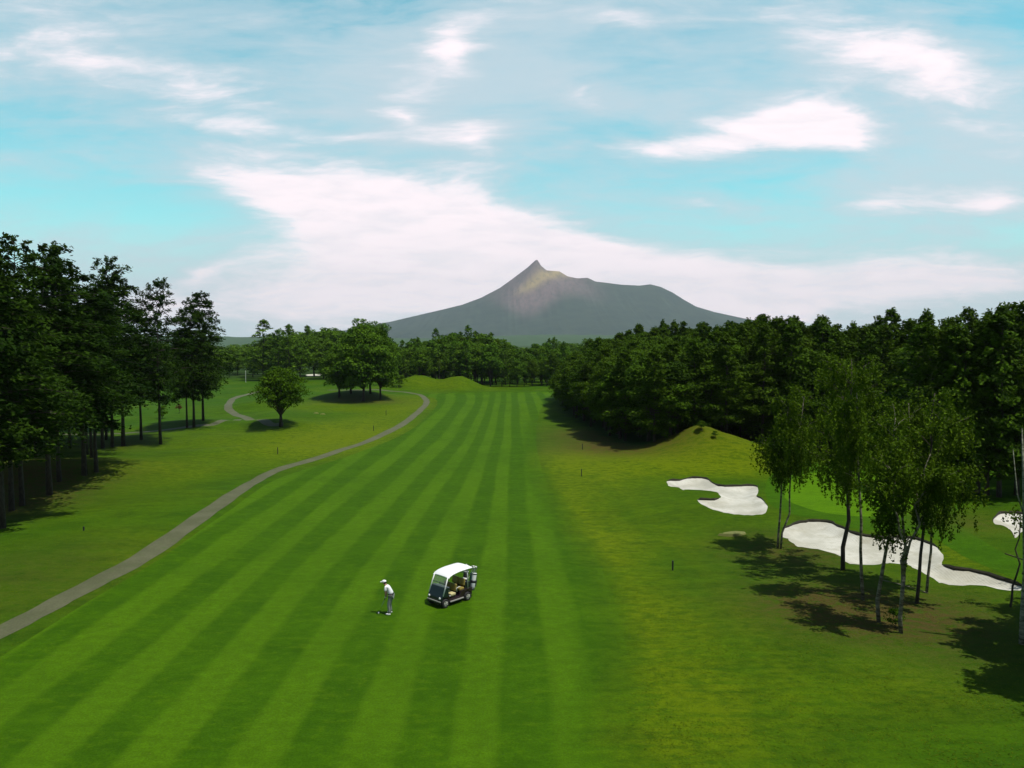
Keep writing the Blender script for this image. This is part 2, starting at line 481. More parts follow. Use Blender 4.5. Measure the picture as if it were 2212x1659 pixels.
#@@GROUND
# ------------------------------------------------------------------ ground sheets
def build_ground():
    pts = []
    def grid(y0, y1, fs, xr):
        y = y0
        k = 0
        while y < y1:
            s = fs(y)
            x0, x1 = xr(y)
            n = int((x1 - x0) / s)
            off = .5 * (k % 2)
            xs = x0 + (np.arange(n) + off) * s
            pts.append(np.stack([xs + RNG.uniform(-.12, .12, n) * s, np.full(n, y) + RNG.uniform(-.12, .12, n) * s], 1))
            y += s * .87; k += 1
    grid(-60, 16, lambda y: 5.0, lambda y: (-80, 80))
    grid(16, 50, lambda y: .95, lambda y: (-y * .95 - 12, y * .95 + 12))
    grid(50, 260, lambda y: .95 + (y - 50) * .013, lambda y: (-y * .8 - 14, y * .8 + 14))
    grid(260, 14000, lambda y: 6 + (y - 260) * .045, lambda y: (-y * .9 - 14, y * .9 + 14))
    # wide coarse frame
    for x in (-14000, -6000, -2500, -900, -300, 300, 900, 2500, 6000, 14000):
        for y in (-6000, -2500, -900, -300, -100): pts.append(np.array([[x, y]]))
    for x in (-14000, -11000, 11000, 14000):
        for y in (100, 3000, 7000, 14500): pts.append(np.array([[x, float(y)]]))
    for s in (-1, 1):
        for y in np.linspace(-60, 250, 16):
            for k in (150, 260): pts.append(np.array([[s * (k + y * .7), y]]))
    P = np.concatenate(pts)
    # finer points inside bunkers
    extra = []
    for poly in (W1, W2, W3, W4):
        xs = [p[0] for p in poly]; ys = [p[1] for p in poly]
        gx, gy = np.meshgrid(np.arange(min(xs), max(xs), .35), np.arange(min(ys), max(ys), .35))
        g = np.stack([gx.ravel(), gy.ravel()], 1) + RNG.uniform(-.06, .06, (gx.size, 2))
        k = inpoly(poly, g[:, 0], g[:, 1]) & (dpoly(poly, g[:, 0], g[:, 1]) > .12)
        extra.append(g[k])
    P = np.concatenate([P] + extra)
    regs = [('fairway', WF), ('collar', WC), ('green', WG), ('path', WP), ('path2', WP2), ('path3', WP3), ('b1', W1), ('b2', W2), ('b3', W3), ('b4', W4)]
    verts = [Vector(p) for p in P.tolist()]
    faces = []
    edges = []
    for n, poly in regs:
        k = len(verts); m_ = len(poly); verts += [Vector(p[:2]) for p in poly]; edges += [(k + i, k + (i + 1) % m_) for i in range(m_)]
    vo, eo, fo, ov, oe, of = delaunay_2d_cdt(verts, edges, [], 0, 1e-4)
    V2 = np.array([tuple(v) for v in vo]); T = np.array(fo, np.int32)
    Z = hfull(V2[:, 0], V2[:, 1])
    far = np.hypot(V2[:, 0], V2[:, 1]) > 600
    Z[far] -= .5
    x, y = V2[:, 0], V2[:, 1]
    # dry and litter masks for straw-coloured or brown ground, plus tree shade painted brown
    def lump(lst):
        a = np.zeros(len(x))
        for px, py, amp, rx, ry in lst:
            q = march(px, py) if py > 800 else flat(px, py)
            a = a + amp * np.exp(-((x - q.x) / rx) ** 2 - ((y - q.y) / ry) ** 2)
        return a
    dry = lump([(760,930,.75,9,22),(640,965,.7,9,12),(880,880,.7,6,30),(700,880,.5,14,14),(1500,960,1.0,9,8),(1600,975,.9,9,7),(1390,990,.75,7,8),(1290,1000,.8,5,16),
                (1250,1080,.45,1.6,14),(1345,1190,.5,1.6,8),(1420,1330,.5,1.5,5),(1470,1480,.4,1.8,4),(1500,1130,.25,5,9),(1560,1330,.3,4,5),(1700,1500,.25,5,3),
                (470,950,.4,12,9),(960,822,.55,16,12),(2040,1200,.6,2.5,3),(250,1230,.2,5,8),(1500,1600,.25,4,3),(1980,1480,.35,3,3),(330,1010,.45,9,7)])
    lit = lump([(70,1050,.6,6,8),(10,1100,.6,5,6),(0,1020,.7,9,12),(230,965,.35,6,6),(1900,1330,.55,4.5,4),(2090,1330,.35,4,4),(2190,1450,.25,4,3),(1700,1190,.7,4,4.5),(1790,1310,.75,4,4),  # brown lumps at left stand and birches also paint in the tree shade
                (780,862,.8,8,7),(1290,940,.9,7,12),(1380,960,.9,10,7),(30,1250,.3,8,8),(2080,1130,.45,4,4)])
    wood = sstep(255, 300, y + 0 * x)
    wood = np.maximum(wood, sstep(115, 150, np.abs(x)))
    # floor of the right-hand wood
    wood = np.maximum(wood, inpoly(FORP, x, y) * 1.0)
    # distance from the right-hand fairway edge
    frd = np.full(len(x), 9.0)
    near = (y < 130) & (y > 0) & (np.abs(x) < 30)
    frx = np.interp(y[near], [p[1] for p in fr[::-1]], [p[0] for p in fr[::-1]])
    frd[near] = frx - x[near]
    # mow stripes
    w = sstep(1.5, -7, x) * (1 - sstep(-9, -20, x))
    sh = w * (.045 * np.clip(y - 42, 0, 60)) * .95
    xb = x + (np.clip(y - 150, 0, 60) / 60) ** 2 * 3.5 * sstep(2, -14, x) - sh
    stripe = (xb + .12 * np.sin(xb * .9 + 1) + .10 * np.sin(y * .11 + x * .8) + .05 * np.sin(y * .31 + x * 2)) / 3.46 + .595
    at_ = {'dry': np.clip(dry, 0, 1), 'litter_shade': np.clip(lit, 0, 1), 'wood': wood, 'stripe': stripe,
           'inner': sstep(.0, 3.2, frd),
           'ring': (np.exp(-((frd + 1.1) / .55) ** 2) * .26 + np.exp(-((frd + 3.6) / .5) ** 2) * .18 + np.exp(-((frd + 6.0) / .7) ** 2) * .15) * (near & (y > 18))}
    V3 = np.stack([x, y, Z], 1)
    # orientation up
    a, b, c = V3[T[:, 0]], V3[T[:, 1]], V3[T[:, 2]]
    cr = np.cross(b - a, c - a)[:, 2]
    T[cr < 0] = T[cr < 0][:, ::-1]
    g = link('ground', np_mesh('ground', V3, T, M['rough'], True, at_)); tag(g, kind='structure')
    tag(g, label='rolling rough grass of the golf course')
    # region of every triangle
    cen = (V2[T[:, 0]] + V2[T[:, 1]] + V2[T[:, 2]]) / 3
    ids = {n: i for i, (n, _) in enumerate(regs)}
    pr = ['b1', 'b2', 'b3', 'b4', 'path', 'path2', 'path3', 'green', 'collar', 'fairway']
    which = np.full(len(T), -1)
    for n in pr[::-1]:
        which[inpoly(dict(regs)[n], cen[:, 0], cen[:, 1])] = ids[n]
    def sheet(name, regn, mat, lift, label):
        k = which == ids[regn]
        t = T[k]
        u, inv = np.unique(t, return_inverse=True)
        V = V3[u].copy(); V[:, 2] += lift
        o = link(name, np_mesh(name, V, inv.reshape(-1, 3).astype(np.int32), mat, True, {a: np.asarray(b)[u] for a, b in at_.items()}))
        tag(o, label=label, kind='structure')
        return o
    sheet('fairway', 'fairway', M['fairway'], .008, 'striped mown fairway running away from the camera')
    sheet('collar', 'collar', M['collar'], .008, 'close mown dark green collar round the putting green')
    sheet('putting_green', 'green', M['green'], .010, 'bright green putting surface behind the birches')
    sheet('cart_path', 'path', M['path'], .012, 'long grey cart path along the left of the fairway')
    sheet('cart_path', 'path2', M['path'], .012, 'narrow winding path left of the small round tree')
    sheet('cart_path', 'path3', M['path'], .012, 'pale narrow path behind the left conifers')
    sheet('sand_bunker', 'b1', M['sand'], .010, 'white forked bunker below the peaked mound')
    sheet('sand_bunker', 'b2', M['sand'], .010, 'long white bunker behind the birch trunks')
    sheet('sand_bunker', 'b3', M['sand'], .010, 'small white bunker cut by the right edge')
    sheet('sand_bunker', 'b4', M['sand'], .010, 'distant pale bunker beside the far conifers')

    # dark cut lips on the far and right rims
    for P, lab, nm in ((W1, 'dark cut turf lip on the back rim of the forked bunker', 'l1'), (W2, 'dark cut turf lip on the back rim of the long bunker', 'l2'), (W3, 'dark cut turf lip of the small bunker at the right edge', 'l3')):
        n = len(P)
        area = sum(P[i - 1][0] * P[i][1] - P[i][0] * P[i - 1][1] for i in range(n))
        sg = 1 if area > 0 else -1
        mb = MB()
        wts = []
        for i in range(n):
            a, b_ = P[i - 1], P[(i + 1) % n]
            tx, ty = b_[0] - a[0], b_[1] - a[1]; l = math.hypot(tx, ty)
            nx, ny = sg * ty / l, -sg * tx / l      # outward
            wts.append((max(0, ny * .9 + .35 * nx - .12), nx, ny))
        for i in range(n):
            j = (i + 1) % n
            w1, w2 = min(1, wts[i][0] * 2), min(1, wts[j][0] * 2)
            if w1 <= 0 and w2 <= 0: continue
            vs = []
            for (p, (q, nx, ny), w_) in ((P[i], wts[i], w1), (P[j], wts[j], w2)):
                z = gz(p[0] + nx * .02, p[1] + ny * .02)
                hh = .17 * w_ + .02 + .03 * math.sin(p[0] * 5)
                for (o_, dz) in ((.16 * w_, -.03), (.10 * w_, hh * .7), (-.02, hh), (-.10 * w_, hh * .55), (-.08 * w_, -.12)):
                    vs.append((p[0] + nx * o_, p[1] + ny * o_, z + dz))
            mb.add(vs, [(k, k + 1, k + 6, k + 5) for k in range(4)])
        o = mb.build('bunker_lip', M['lip'])
        tag(o, label=lab, kind='structure')

# forest floor outline (world metres)
FEDGE = [tuple(march(*p)[:2]) for p in [(1203,858),(1215,888),(1240,908),(1270,925),(1310,945),(1350,957),(1395,966)]]
FEDGE += [(23, 99), (31, 96), (36, 89), (40, 84), (48, 82), (58, 80), (70, 74), (90, 64), (120, 52)]
FORP = FEDGE + [(150, 90), (110, 170), (60, 190), (20, 200), (10, 185)]
build_ground()

# ------------------------------------------------------------------ distant relief
def mountain():
    D_ = 9200.0
    prof = [(200,738),(400,733),(600,727),(750,713),(845,695),(900,682),(960,668),(1000,658),(1040,643),(1080,622),(1110,600),(1140,577),(1154,564),(1158,561),(1161,562),(1168,574),(1180,584),(1207,586),(1225,597),(1245,601),(1268,600),(1284,608),(1310,611),(1340,615),(1380,617),(1402,614),(1425,620),(1450,632),(1475,648),(1500,662),(1540,674),(1605,688),(1700,705),(1850,720),(2100,732),(2400,738)]
    PX = [atY(p[0], D_) for p in prof]; PZ = [max(0, z_at(D_, p[1])) for p in prof]
    nx, ny = 1300, 120
    X = np.linspace(PX[0], PX[-1], nx)
    ridge = np.interp(X, PX, PZ)
    V = []; ash = []; yel = []
    xs, ts = X, np.concatenate([np.linspace(-1.0, 0, 90), np.linspace(.03, .8, 30)])
    L = 3600.0
    pk = atY(1159, D_)
    for t in ts:
        at_ = abs(t)
        # concave volcanic slope: cross-ridge falloff, smoothing the profile as it descends
        k = max(0, int(at_ * 220))
        ker = np.ones(2 * k + 1) / (2 * k + 1)
        rs = np.convolve(np.pad(ridge, k, mode='edge'), ker, mode='valid')
        g = (1 - at_) ** 1.9
        z = rs * g
        gul = np.sin(xs / 47 + 9 * at_ + 3 * np.sin(xs / 190)) * np.sin(xs / 29 + 2.2 - 13 * at_ + 2 * np.sin(xs / 71)) * 7
        gul += np.sin(xs / 117 + 7 * at_ + 2 * np.sin(xs / 333)) * 9
        z = z + gul * np.minimum(1, at_ * 7) * np.clip(rs / 450, 0, 1) * (1 - at_)
        V.append(np.stack([xs, np.full(nx, D_ + t * L) , z], 1))
        hz = z / 1000.0
        a = sstep(.42, .66, hz + .05 * np.sin(xs / 130) + .18 * np.exp(-((xs - pk + 220) / 420) ** 2))
        a = a * np.exp(-((xs - pk - 60) / 620) ** 4)
        ash.append(a)
        yel.append(np.exp(-((xs - (pk + 270 - 2600 * at_)) / 125) ** 2) * sstep(.50, .70, hz) * (t <= 0) * .8)
    V = np.concatenate(V); m = len(ts)
    i, j = np.meshgrid(np.arange(m - 1), np.arange(nx - 1), indexing='ij')
    a = (i * nx + j).ravel()
    T = np.stack([a, a + 1, a + nx + 1, a + nx], 1)
    mt, nt, b, o = newmat('mountain_slopes')
    pos = geopos(nt)
    n1 = noise(nt, .006, 6, .65, pos); n2 = noise(nt, .03, 5, .7, mapping(nt, pos, sc=(1, .3, .3)))
    c = mix(nt, mrange(nt, n1, .35, .65), (.022, .040, .032), (.036, .058, .040))
    ashc = mix(nt, n2, (.11, .078, .080), (.17, .125, .12))
    am = math_(nt, 'MULTIPLY', attr(nt, 'ash'), mrange(nt, n2, .3, .6, .5, 1))
    c = mix(nt, am, c, ashc)
    c = mix(nt, math_(nt, 'MULTIPLY', attr(nt, 'yel'), mrange(nt, n2, .3, .55, .4, 1)), c, (.34, .26, .11))
    lk(nt, c, b, 'Base Color'); b.inputs['Roughness'].default_value = 1; b.inputs['Specular IOR Level'].default_value = 0
    o = link('mountain', np_mesh('mountain', V, T, mt, True, {'ash': np.concatenate(ash), 'yel': np.concatenate(yel)}))
    tag(o, label='grey volcanic mountain with a sharp peak and bare yellowish scar', kind='structure')
    # low wooded ridge on the horizon
    X = np.linspace(-4200, 4200, 300)
    rz = 13.2 + 3300 * (12 + 2.2 * np.sin(X / 310) + 1.2 * np.sin(X / 120 + 1) + 4 * sstep(-700, 300, X)) / 1622
    V = []
    for t in np.linspace(-1, 1, 13):
        V.append(np.stack([X, np.full(300, 3300 + t * 500), rz * (1 - t * t) ** 1.0 - 2 + 1.5 * np.sin(X / 17 + t * 9)], 1))
    V = np.concatenate(V)
    i, j = np.meshgrid(np.arange(12), np.arange(299), indexing='ij'); a = (i * 300 + j).ravel()
    T = np.stack([a, a + 1, a + 301, a + 300], 1)
    mt, nt, b, o = newmat('far_hill_woods'); pos = geopos(nt)
    c = mix(nt, noise(nt, .03, 5, .7, pos), (.014, .040, .014), (.036, .085, .022)); lk(nt, c, b, 'Base Color'); b.inputs['Roughness'].default_value = 1
    o = link('hills', np_mesh('hills', V, T, mt, True)); tag(o, label='low wooded ridge along the horizon', kind='structure')
mountain()
#@@TREES
# ------------------------------------------------------------------ trees
def cards(C, D, U, L, Wd):
    """leaf cards: centres C, long axis D, side axis U, lengths L, widths Wd (all Nx..) -> V, F"""
    n = len(C)
    L = L[:, None]; Wd = Wd[:, None]
    j = RNG.uniform(.7, 1.25, (n, 4, 1))
    V = np.stack([C - D * L * .5 * j[:, 0], C + U * Wd * .5 * j[:, 1] + D * L * .08, C + D * L * .5 * j[:, 2], C - U * Wd * .5 * j[:, 3] - D * L * .05], 1).reshape(-1, 3)
    Fc = np.arange(n * 4, dtype=np.int32).reshape(-1, 4)
    return V, Fc
def unit(a): return a / (np.linalg.norm(a, axis=-1, keepdims=True) + 1e-9)
def basis(Nrm, Dirh=None):
    n = len(Nrm)
    r = RNG.normal(size=(n, 3)) if Dirh is None else Dirh + RNG.normal(size=(n, 3)) * .45
    D = unit(r - (r * Nrm).sum(1, keepdims=True) * Nrm)
    return D, np.cross(Nrm, D)

def pack(name, C, Nn, L, Wd, tint, mat, Dirh=None):
    Nn = unit(Nn); D, U = basis(Nn, Dirh)
    V, Fc = cards(C, D, U, L, Wd)
    return np_mesh(name, V, Fc, mat, False, {'tint': np.repeat(np.clip(tint, 0, 1), 4)})

def conifer(seed, Ht, R, base, dens=24, leaf=.34, up=.55, shape=.75, mat='needles', gap=.12, trunk_r=.20, droop=.3, spiky=0.0):
    global RNG
    RNG = np.random.default_rng(seed); rnd = random.Random(seed)
    mb = MB()
    wob = [(rnd.uniform(-.12, .12), rnd.uniform(-.12, .12)) for _ in range(7)]
    P = [(wob[i][0] * i * .35, wob[i][1] * i * .35, Ht * .97 * i / 6) for i in range(7)]
    P[0] = (0, 0, -.3)
    mb.tube(P, [trunk_r * (1 - .93 * i / 6) * (1.25 if i == 0 else 1) for i in range(7)], 7)
    def axis(z):
        t = min(max(z / (Ht * .97) * 6, 0), 5.999); i = int(t); f = t - i
        return Vector(P[i]).lerp(Vector(P[i + 1]), f)
    CC, NN, LL, WW, TT, DD = [], [], [], [], [], []
    z = base
    lob = rnd.uniform(0, 6.28)
    while z < Ht * .985:
        t = (z - base) / (Ht - base)
        nb = rnd.randint(3, 5)
        az0 = rnd.uniform(0, 2 * PI)
        for k in range(nb):
            if rnd.random() < gap: continue
            az = az0 + 2 * PI * k / nb + rnd.uniform(-.45, .45)
            prof = ((1 - t) ** shape) * min(1, .55 + t * 2.2)
            ln = R * prof * rnd.uniform(.55, 1.15) * (1 + .22 * math.sin(az * 2 + lob + t * 4)) + .25
            rise = up * (.25 + .75 * t) * rnd.uniform(.6, 1.4)
            d = Vector((math.cos(az), math.sin(az), 0))
            zz = z + rnd.uniform(-.2, .2)
            b0 = axis(zz)
            def bp(s): return b0 + d * ln * s + Vector((0, 0, ln * (rise * s - droop * s * s)))
            if ln > .8:
                mb.tube([bp(0), bp(.5), bp(.95)], [.018 * ln + .01, .012 * ln, .006], 3, cap=False)
            n = max(5, int(dens * ln * rnd.uniform(.7, 1.25)))
            # clumps along the branch
            nc = max(2, int(ln * 2.0))
            cs = RNG.uniform(.3, 1.02, nc); side = RNG.normal(0, .17 * ln * .9 + .05, nc)
            ci = RNG.integers(0, nc, n)
            s = np.clip(cs[ci] + RNG.normal(0, .09, n), .12, 1.08)
            perp = np.array([-d.y, d.x, 0.])
            c = np.array([tuple(bp(float(q))) for q in s])
            c += perp * (side[ci] + RNG.normal(0, .10 + .045 * ln, n))[:, None]
            c[:, 2] += RNG.normal(0, .10 + .03 * ln, n) - .05
            CC.append(c)
            nn = RNG.normal(0, .62, (n, 3)); nn[:, 2] += 1.0 ; nn += np.array([d.x, d.y, 0]) * .35
            NN.append(nn)
            LL.append(RNG.uniform(.7, 1.35, n) * leaf); WW.append(RNG.uniform(.30, .62, n) * leaf)
            ctint = RNG.uniform(0, 1, nc)
            TT.append(ctint[ci] * .7 + RNG.uniform(0, .3, n)); DD.append(np.tile(np.array([d.x, d.y, .1]), (n, 1)))
        z += rnd.uniform(.30, .62) * (1 if t < .8 else .7)
    # leader tuft
    n = 60
    c = np.stack([RNG.normal(0, .12, n), RNG.normal(0, .12, n), Ht - RNG.uniform(0, 1.2, n)], 1) + np.array([P[-1][0], P[-1][1], 0])
    CC.append(c); NN.append(RNG.normal(0, 1, (n, 3))); LL.append(np.full(n, leaf * .8)); WW.append(np.full(n, leaf * .35)); TT.append(RNG.uniform(0, 1, n)); DD.append(RNG.normal(0, 1, (n, 3)))
    crown = pack('crown', np.concatenate(CC), np.concatenate(NN), np.concatenate(LL), np.concatenate(WW), np.concatenate(TT), M[mat], np.concatenate(DD))
    trunk = np_mesh('trunk', mb.v, mb.f, M['bark'], True)
    return {'trunk': trunk, 'crown': crown, 'H': Ht}

def roundtree(seed, Ht, R, base, nl=34, leaf=.30, mat='leaves', trunk_r=.22, per=230, flatb=.35, fork=None, bark='bark', topw=.8):
    global RNG
    RNG = np.random.default_rng(seed); rnd = random.Random(seed)
    mb = MB()
    fz = fork if fork else base * .9
    lean = (rnd.uniform(-.2, .2), rnd.uniform(-.2, .2))
    mb.tube([(0, 0, -.3), (lean[0] * .4, lean[1] * .4, fz * .5), (lean[0], lean[1], fz)], [trunk_r * 1.25, trunk_r, trunk_r * .8], 8)
    cz = (Ht + base) / 2; rz = (Ht - base) / 2
    CC, NN, LL, WW, TT = [], [], [], [], []
    i = 0
    while i < nl:
        v = Vector((rnd.gauss(0, 1), rnd.gauss(0, 1), rnd.gauss(.15, 1))).normalized()
        q = rnd.uniform(.45, .86)
        tt = .5 + .5 * v.z * q
        wr = R * (1 if tt < .45 else 1 - (1 - topw) * (tt - .45) / .55 * 1.6) * rnd.uniform(.82, 1.08)
        c = Vector((v.x * wr * q, v.y * wr * q, cz + v.z * rz * q * (1 if v.z > 0 else (1 - flatb))))
        lr = rnd.uniform(.22, .40) * min(R, rz) * (1.1 - .3 * q)
        if i < nl * .5:
            m = Vector((c.x * .35, c.y * .35, fz + (c.z - fz) * .45))
            mb.tube([(lean[0], lean[1], fz * .97), m, c], [trunk_r * .45, trunk_r * .28, .02], 5, cap=False)
        n = int(per * (lr / (.3 * R)) ** 1.4)
        dr = unit(RNG.normal(0, 1, (n, 3)))
        dr[:, 2] = np.where(dr[:, 2] < -.35, -dr[:, 2], dr[:, 2])
        rr = lr * RNG.uniform(.45, 1.10, n) ** .5
        cc = np.array(c) + dr * rr[:, None] * np.array([1.1, 1.1, .72])
        CC.append(cc); NN.append(dr + RNG.normal(0, .55, (n, 3)) + np.array([0, 0, .35]))
        LL.append(RNG.uniform(.6, 1.3, n) * leaf); WW.append(RNG.uniform(.45, .85, n) * leaf)
        TT.append(rnd.uniform(.05, .75) + RNG.uniform(0, .3, n))
        i += 1
    # stray twigs break the outline
    n = int(nl * 14)
    dr = unit(RNG.normal(0, 1, (n, 3))); dr[:, 2] = np.abs(dr[:, 2]) - .25
    tt = .5 + .5 * dr[:, 2]
    wr = R * np.where(tt < .45, 1, 1 - (1 - topw) * (tt - .45) / .55 * 1.6)
    cc = np.array([0, 0, cz]) + dr * np.stack([wr, wr, np.full(n, rz)], 1) * RNG.uniform(.82, 1.05, (n, 1))
    CC.append(cc); NN.append(RNG.normal(0, 1, (n, 3))); LL.append(np.full(n, leaf)); WW.append(np.full(n, leaf * .4)); TT.append(RNG.uniform(.2, .8, n))
    crown = pack('crown', np.concatenate(CC), np.concatenate(NN), np.concatenate(LL), np.concatenate(WW), np.concatenate(TT), M[mat])
    trunk = np_mesh('trunk', mb.v, mb.f, M[bark], True)
    return {'trunk': trunk, 'crown': crown, 'H': Ht}

def birch(seed, Ht, R, base, lean=(0, 0), trunk_r=.13, nlimb=16, leaf=.19, strands=9, bark='birch', fork=0.0, dense=1.0, kink=.25):
    global RNG
    RNG = np.random.default_rng(seed); rnd = random.Random(seed)
    mb = MB()
    def spine(b0, top, n, r0, r1, kk):
        P = []
        for i in range(n):
            f = i / (n - 1)
            P.append(Vector(b0).lerp(Vector(top), f) + Vector((rnd.uniform(-kk, kk), rnd.uniform(-kk, kk), 0)) * math.sin(f * PI))
        return P, [r0 + (r1 - r0) * i / (n - 1) for i in range(n)]
    stems = []
    if fork:
        fp = Vector((lean[0] * .2, lean[1] * .2, fork))
        P, Rr = spine((0, 0, -.2), fp, 4, trunk_r, trunk_r * .9, kink * .4); P[-1] = fp; mb.tube(P, Rr, 7); 
        for sx in (-1, 1):
            P, Rr = spine(fp, (lean[0] + sx * .9, lean[1] + rnd.uniform(-.4, .4), Ht * (.95 if sx > 0 else .85)), 8, trunk_r * .7, .02, kink); P[0] = fp; mb.tube(P, Rr, 6); stems.append((P, fork))
    else:
        P, Rr = spine((0, 0, -.2), (lean[0], lean[1], Ht * .95), 9, trunk_r, .02, kink); mb.tube(P, Rr, 7); stems.append((P, 0))
    CC, NN, LL, WW, TT, DD = [], [], [], [], [], []
    for st, (P, z0) in enumerate(stems):
        for k in range(nlimb):
            f = rnd.uniform(.0, 1) ** .85
            zz = base + (Ht * .93 - base) * f
            j = min(range(len(P)), key=lambda i: abs(P[i].z - zz)); b0 = P[j].copy(); 
            if j + 1 < len(P) and P[j + 1].z > P[j].z:
                g = (zz - P[j].z) / (P[j + 1].z - P[j].z); b0 = P[j].lerp(P[j + 1], max(0, min(1, g)))
            az = rnd.uniform(0, 2 * PI); ln = R * (1 - f * .62) * rnd.uniform(.5, 1.1)
            d = Vector((math.cos(az), math.sin(az), 0))
            mids = b0 + d * ln * .5 + Vector((0, 0, ln * .55)); end = b0 + d * ln + Vector((0, 0, ln * .75))
            mb.tube([b0, mids, end], [trunk_r * .22 * (1 - f * .5), trunk_r * .14, .008], 4, cap=False)
            ns = max(3, int(strands * ln / R * 1.6 * dense)) + 2
            for _ in range(ns):
                s = rnd.uniform(.25, 1.05)
                p = b0.lerp(mids, s * 2) if s < .5 else mids.lerp(end, s * 2 - 1)
                p = p + Vector((rnd.gauss(0, .22), rnd.gauss(0, .22), rnd.uniform(-.1, .4)))
                dl = rnd.uniform(.5, 1.7) * (1.15 - .5 * f)
                n = int(dl * 30 * dense)
                u = RNG.uniform(0, 1, n)
                sway = np.array([rnd.uniform(-.25, .25), rnd.uniform(-.25, .25), -dl])
                c = np.array(p) + u[:, None] * sway + RNG.normal(0, .10, (n, 3)) * (1.3 - u[:, None])
                CC.append(c); NN.append(RNG.normal(0, 1, (n, 3)) + np.array([0, 0, .5])); LL.append(RNG.uniform(.6, 1.3, n) * leaf); WW.append(RNG.uniform(.4, .8, n) * leaf)
                TT.append(np.full(n, rnd.random() * .7) + RNG.uniform(0, .3, n)); DD.append(np.tile(np.array([0, 0, -1.0]), (n, 1)))
    crown = pack('crown', np.concatenate(CC), np.concatenate(NN), np.concatenate(LL), np.concatenate(WW), np.concatenate(TT), M['birchleaf'], np.concatenate(DD))
    trunk = np_mesh('trunk', mb.v, mb.f, M[bark], True)
    return {'trunk': trunk, 'crown': crown, 'H': Ht}

def plant(kind, name, X, Y, Ht, wid=1.0, rz=None, label='', cat='tree', group=None):
    """wid = width factor relative to uniform scale"""
    s = Ht / kind['H']
    rz = random.uniform(0, 2 * PI) if rz is None else rz
    r = empty(name, (X, Y, gz(X, Y)), rz, (s * wid, s * wid, s))
    link('trunk', kind['trunk'], r); link('crown', kind['crown'], r)
    tag(r, label, cat, group)
    return r

tallc = [conifer(101 + i, 21, 5.0 + .6 * (i % 2), 5.6 + .5 * i % 1.3, dens=38, leaf=.40, gap=.14, shape=(.55, .66, .5, .6)[i], droop=.34, up=.42, trunk_r=.19) for i in range(4)]
openc = [conifer(131 + i, 21, 4.2, 5.6, dens=30, leaf=.38, gap=.28, shape=.42, droop=.25, up=.6, trunk_r=.2) for i in range(2)]
woodc = [conifer(151 + i, 15, 3.5, 1.9 + .4 * i, dens=30, leaf=.42, gap=.1, shape=(.62, .85, .75)[i], mat='woodleaf', droop=.3, up=.6, trunk_r=.17) for i in range(3)]
woodr = [roundtree(171 + i, 15, 3.9, .9, nl=58, leaf=.40, mat='woodleaf', per=160, topw=.66, trunk_r=.2, flatb=0, fork=2.5) for i in range(3)]
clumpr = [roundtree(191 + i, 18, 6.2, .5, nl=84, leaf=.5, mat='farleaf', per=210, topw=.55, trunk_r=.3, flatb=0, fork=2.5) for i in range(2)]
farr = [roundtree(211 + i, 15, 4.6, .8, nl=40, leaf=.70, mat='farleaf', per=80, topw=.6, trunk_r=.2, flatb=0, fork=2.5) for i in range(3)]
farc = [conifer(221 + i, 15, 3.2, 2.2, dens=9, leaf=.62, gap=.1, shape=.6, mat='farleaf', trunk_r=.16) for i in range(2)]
small = roundtree(231, 9.2, 4.9, 1.7, nl=85, leaf=.34, mat='leaves', per=210, topw=.72, trunk_r=.27, flatb=.12, fork=1.7)
shrubk = [roundtree(241 + i, 1.6, .8, .1, nl=14, leaf=.16, mat='leaves', per=60, trunk_r=.03, flatb=.1) for i in range(2)]

# --- left stand of tall conifers: (column, base row, top row, label)
LT = [(-70,1160,470,1,'first tall conifer of the left stand, its trunk outside the frame'),
 (6,1141,548,0,'tall dark conifer whose trunk stands on the left frame edge'),
 (25,1104,590,1,'dark conifer with thin trunk beside the left edge of the frame'),
 (48,1092,508,4,'tallest sparse conifer with a ragged top far left'),
 (107,1069,560,2,'dark conifer with bare trunk above the left stand shadow'),
 (128,1040,520,0,'broad topped conifer with the second highest crown on the left'),
 (182,1026,585,3,'thick trunked dark conifer in the middle of the left stand'),
 (208,1019,640,5,'slim conifer just right of the thick left trunk'),
 (222,968,600,1,'conifer in the back row behind the thick left trunk'),
 (243,966,552,4,'pointed see-through conifer right of the middle of the left stand'),
 (266,963,590,0,'conifer standing where the tree shadow line crosses the rough'),
 (305,950,660,2,'lower conifer filling the gap left of the lone straight trunk'),
 (347,959,600,5,'slender conifer with a lone straight bare trunk'),
 (404,924,705,1,'short conifer, left of the close trio of trunks'),
 (419,923,655,3,'conifer in the middle of the close trio of trunks'),
 (439,908,628,0,'rightmost tall conifer of the left stand')]
kinds6 = tallc + openc
for (dx, by, ty, k, lab) in LT:
    p = at(dx, by)
    Ht = z_at(p.y, ty) - p.z
    wf = 1.0 if k < 4 else .95
    if dx in (404, 305, 208): wf = .95
    if dx in (182, 107, 266): wf = 1.2
    plant(kinds6[k], 'conifer_tree', p.x, p.y, Ht, wf * min(1.15, 21 / Ht * 1.0), label=lab, group='tall conifers left of the path')
# back rows of the left stand
rnd = random.Random(5)
for i in range(34):
    Y = rnd.uniform(80, 118); X = -Y * rnd.uniform(.50, .80) - 4
    if X > -52 and Y > 100: X -= 10
    Ht = rnd.uniform(15.5, 19.5)
    plant(kinds6[i % 4], 'conifer_tree', X, Y, Ht, 1.1, label='dark conifer hidden deep in the stand of tall trees at the left', group='conifers deep in the left stand')
for (X, Y, Ht) in ((-58, 62, 19), (-63, 70, 20), (-56, 50, 20), (-66, 58, 19), (-50, 43, 19), (-60, 40, 18)):
    plant(kinds6[int(Y) % 4], 'conifer_tree', X, Y, Ht, 1.05, label='dark conifer hidden deep in the stand of tall trees at the left', group='conifers deep in the left stand')

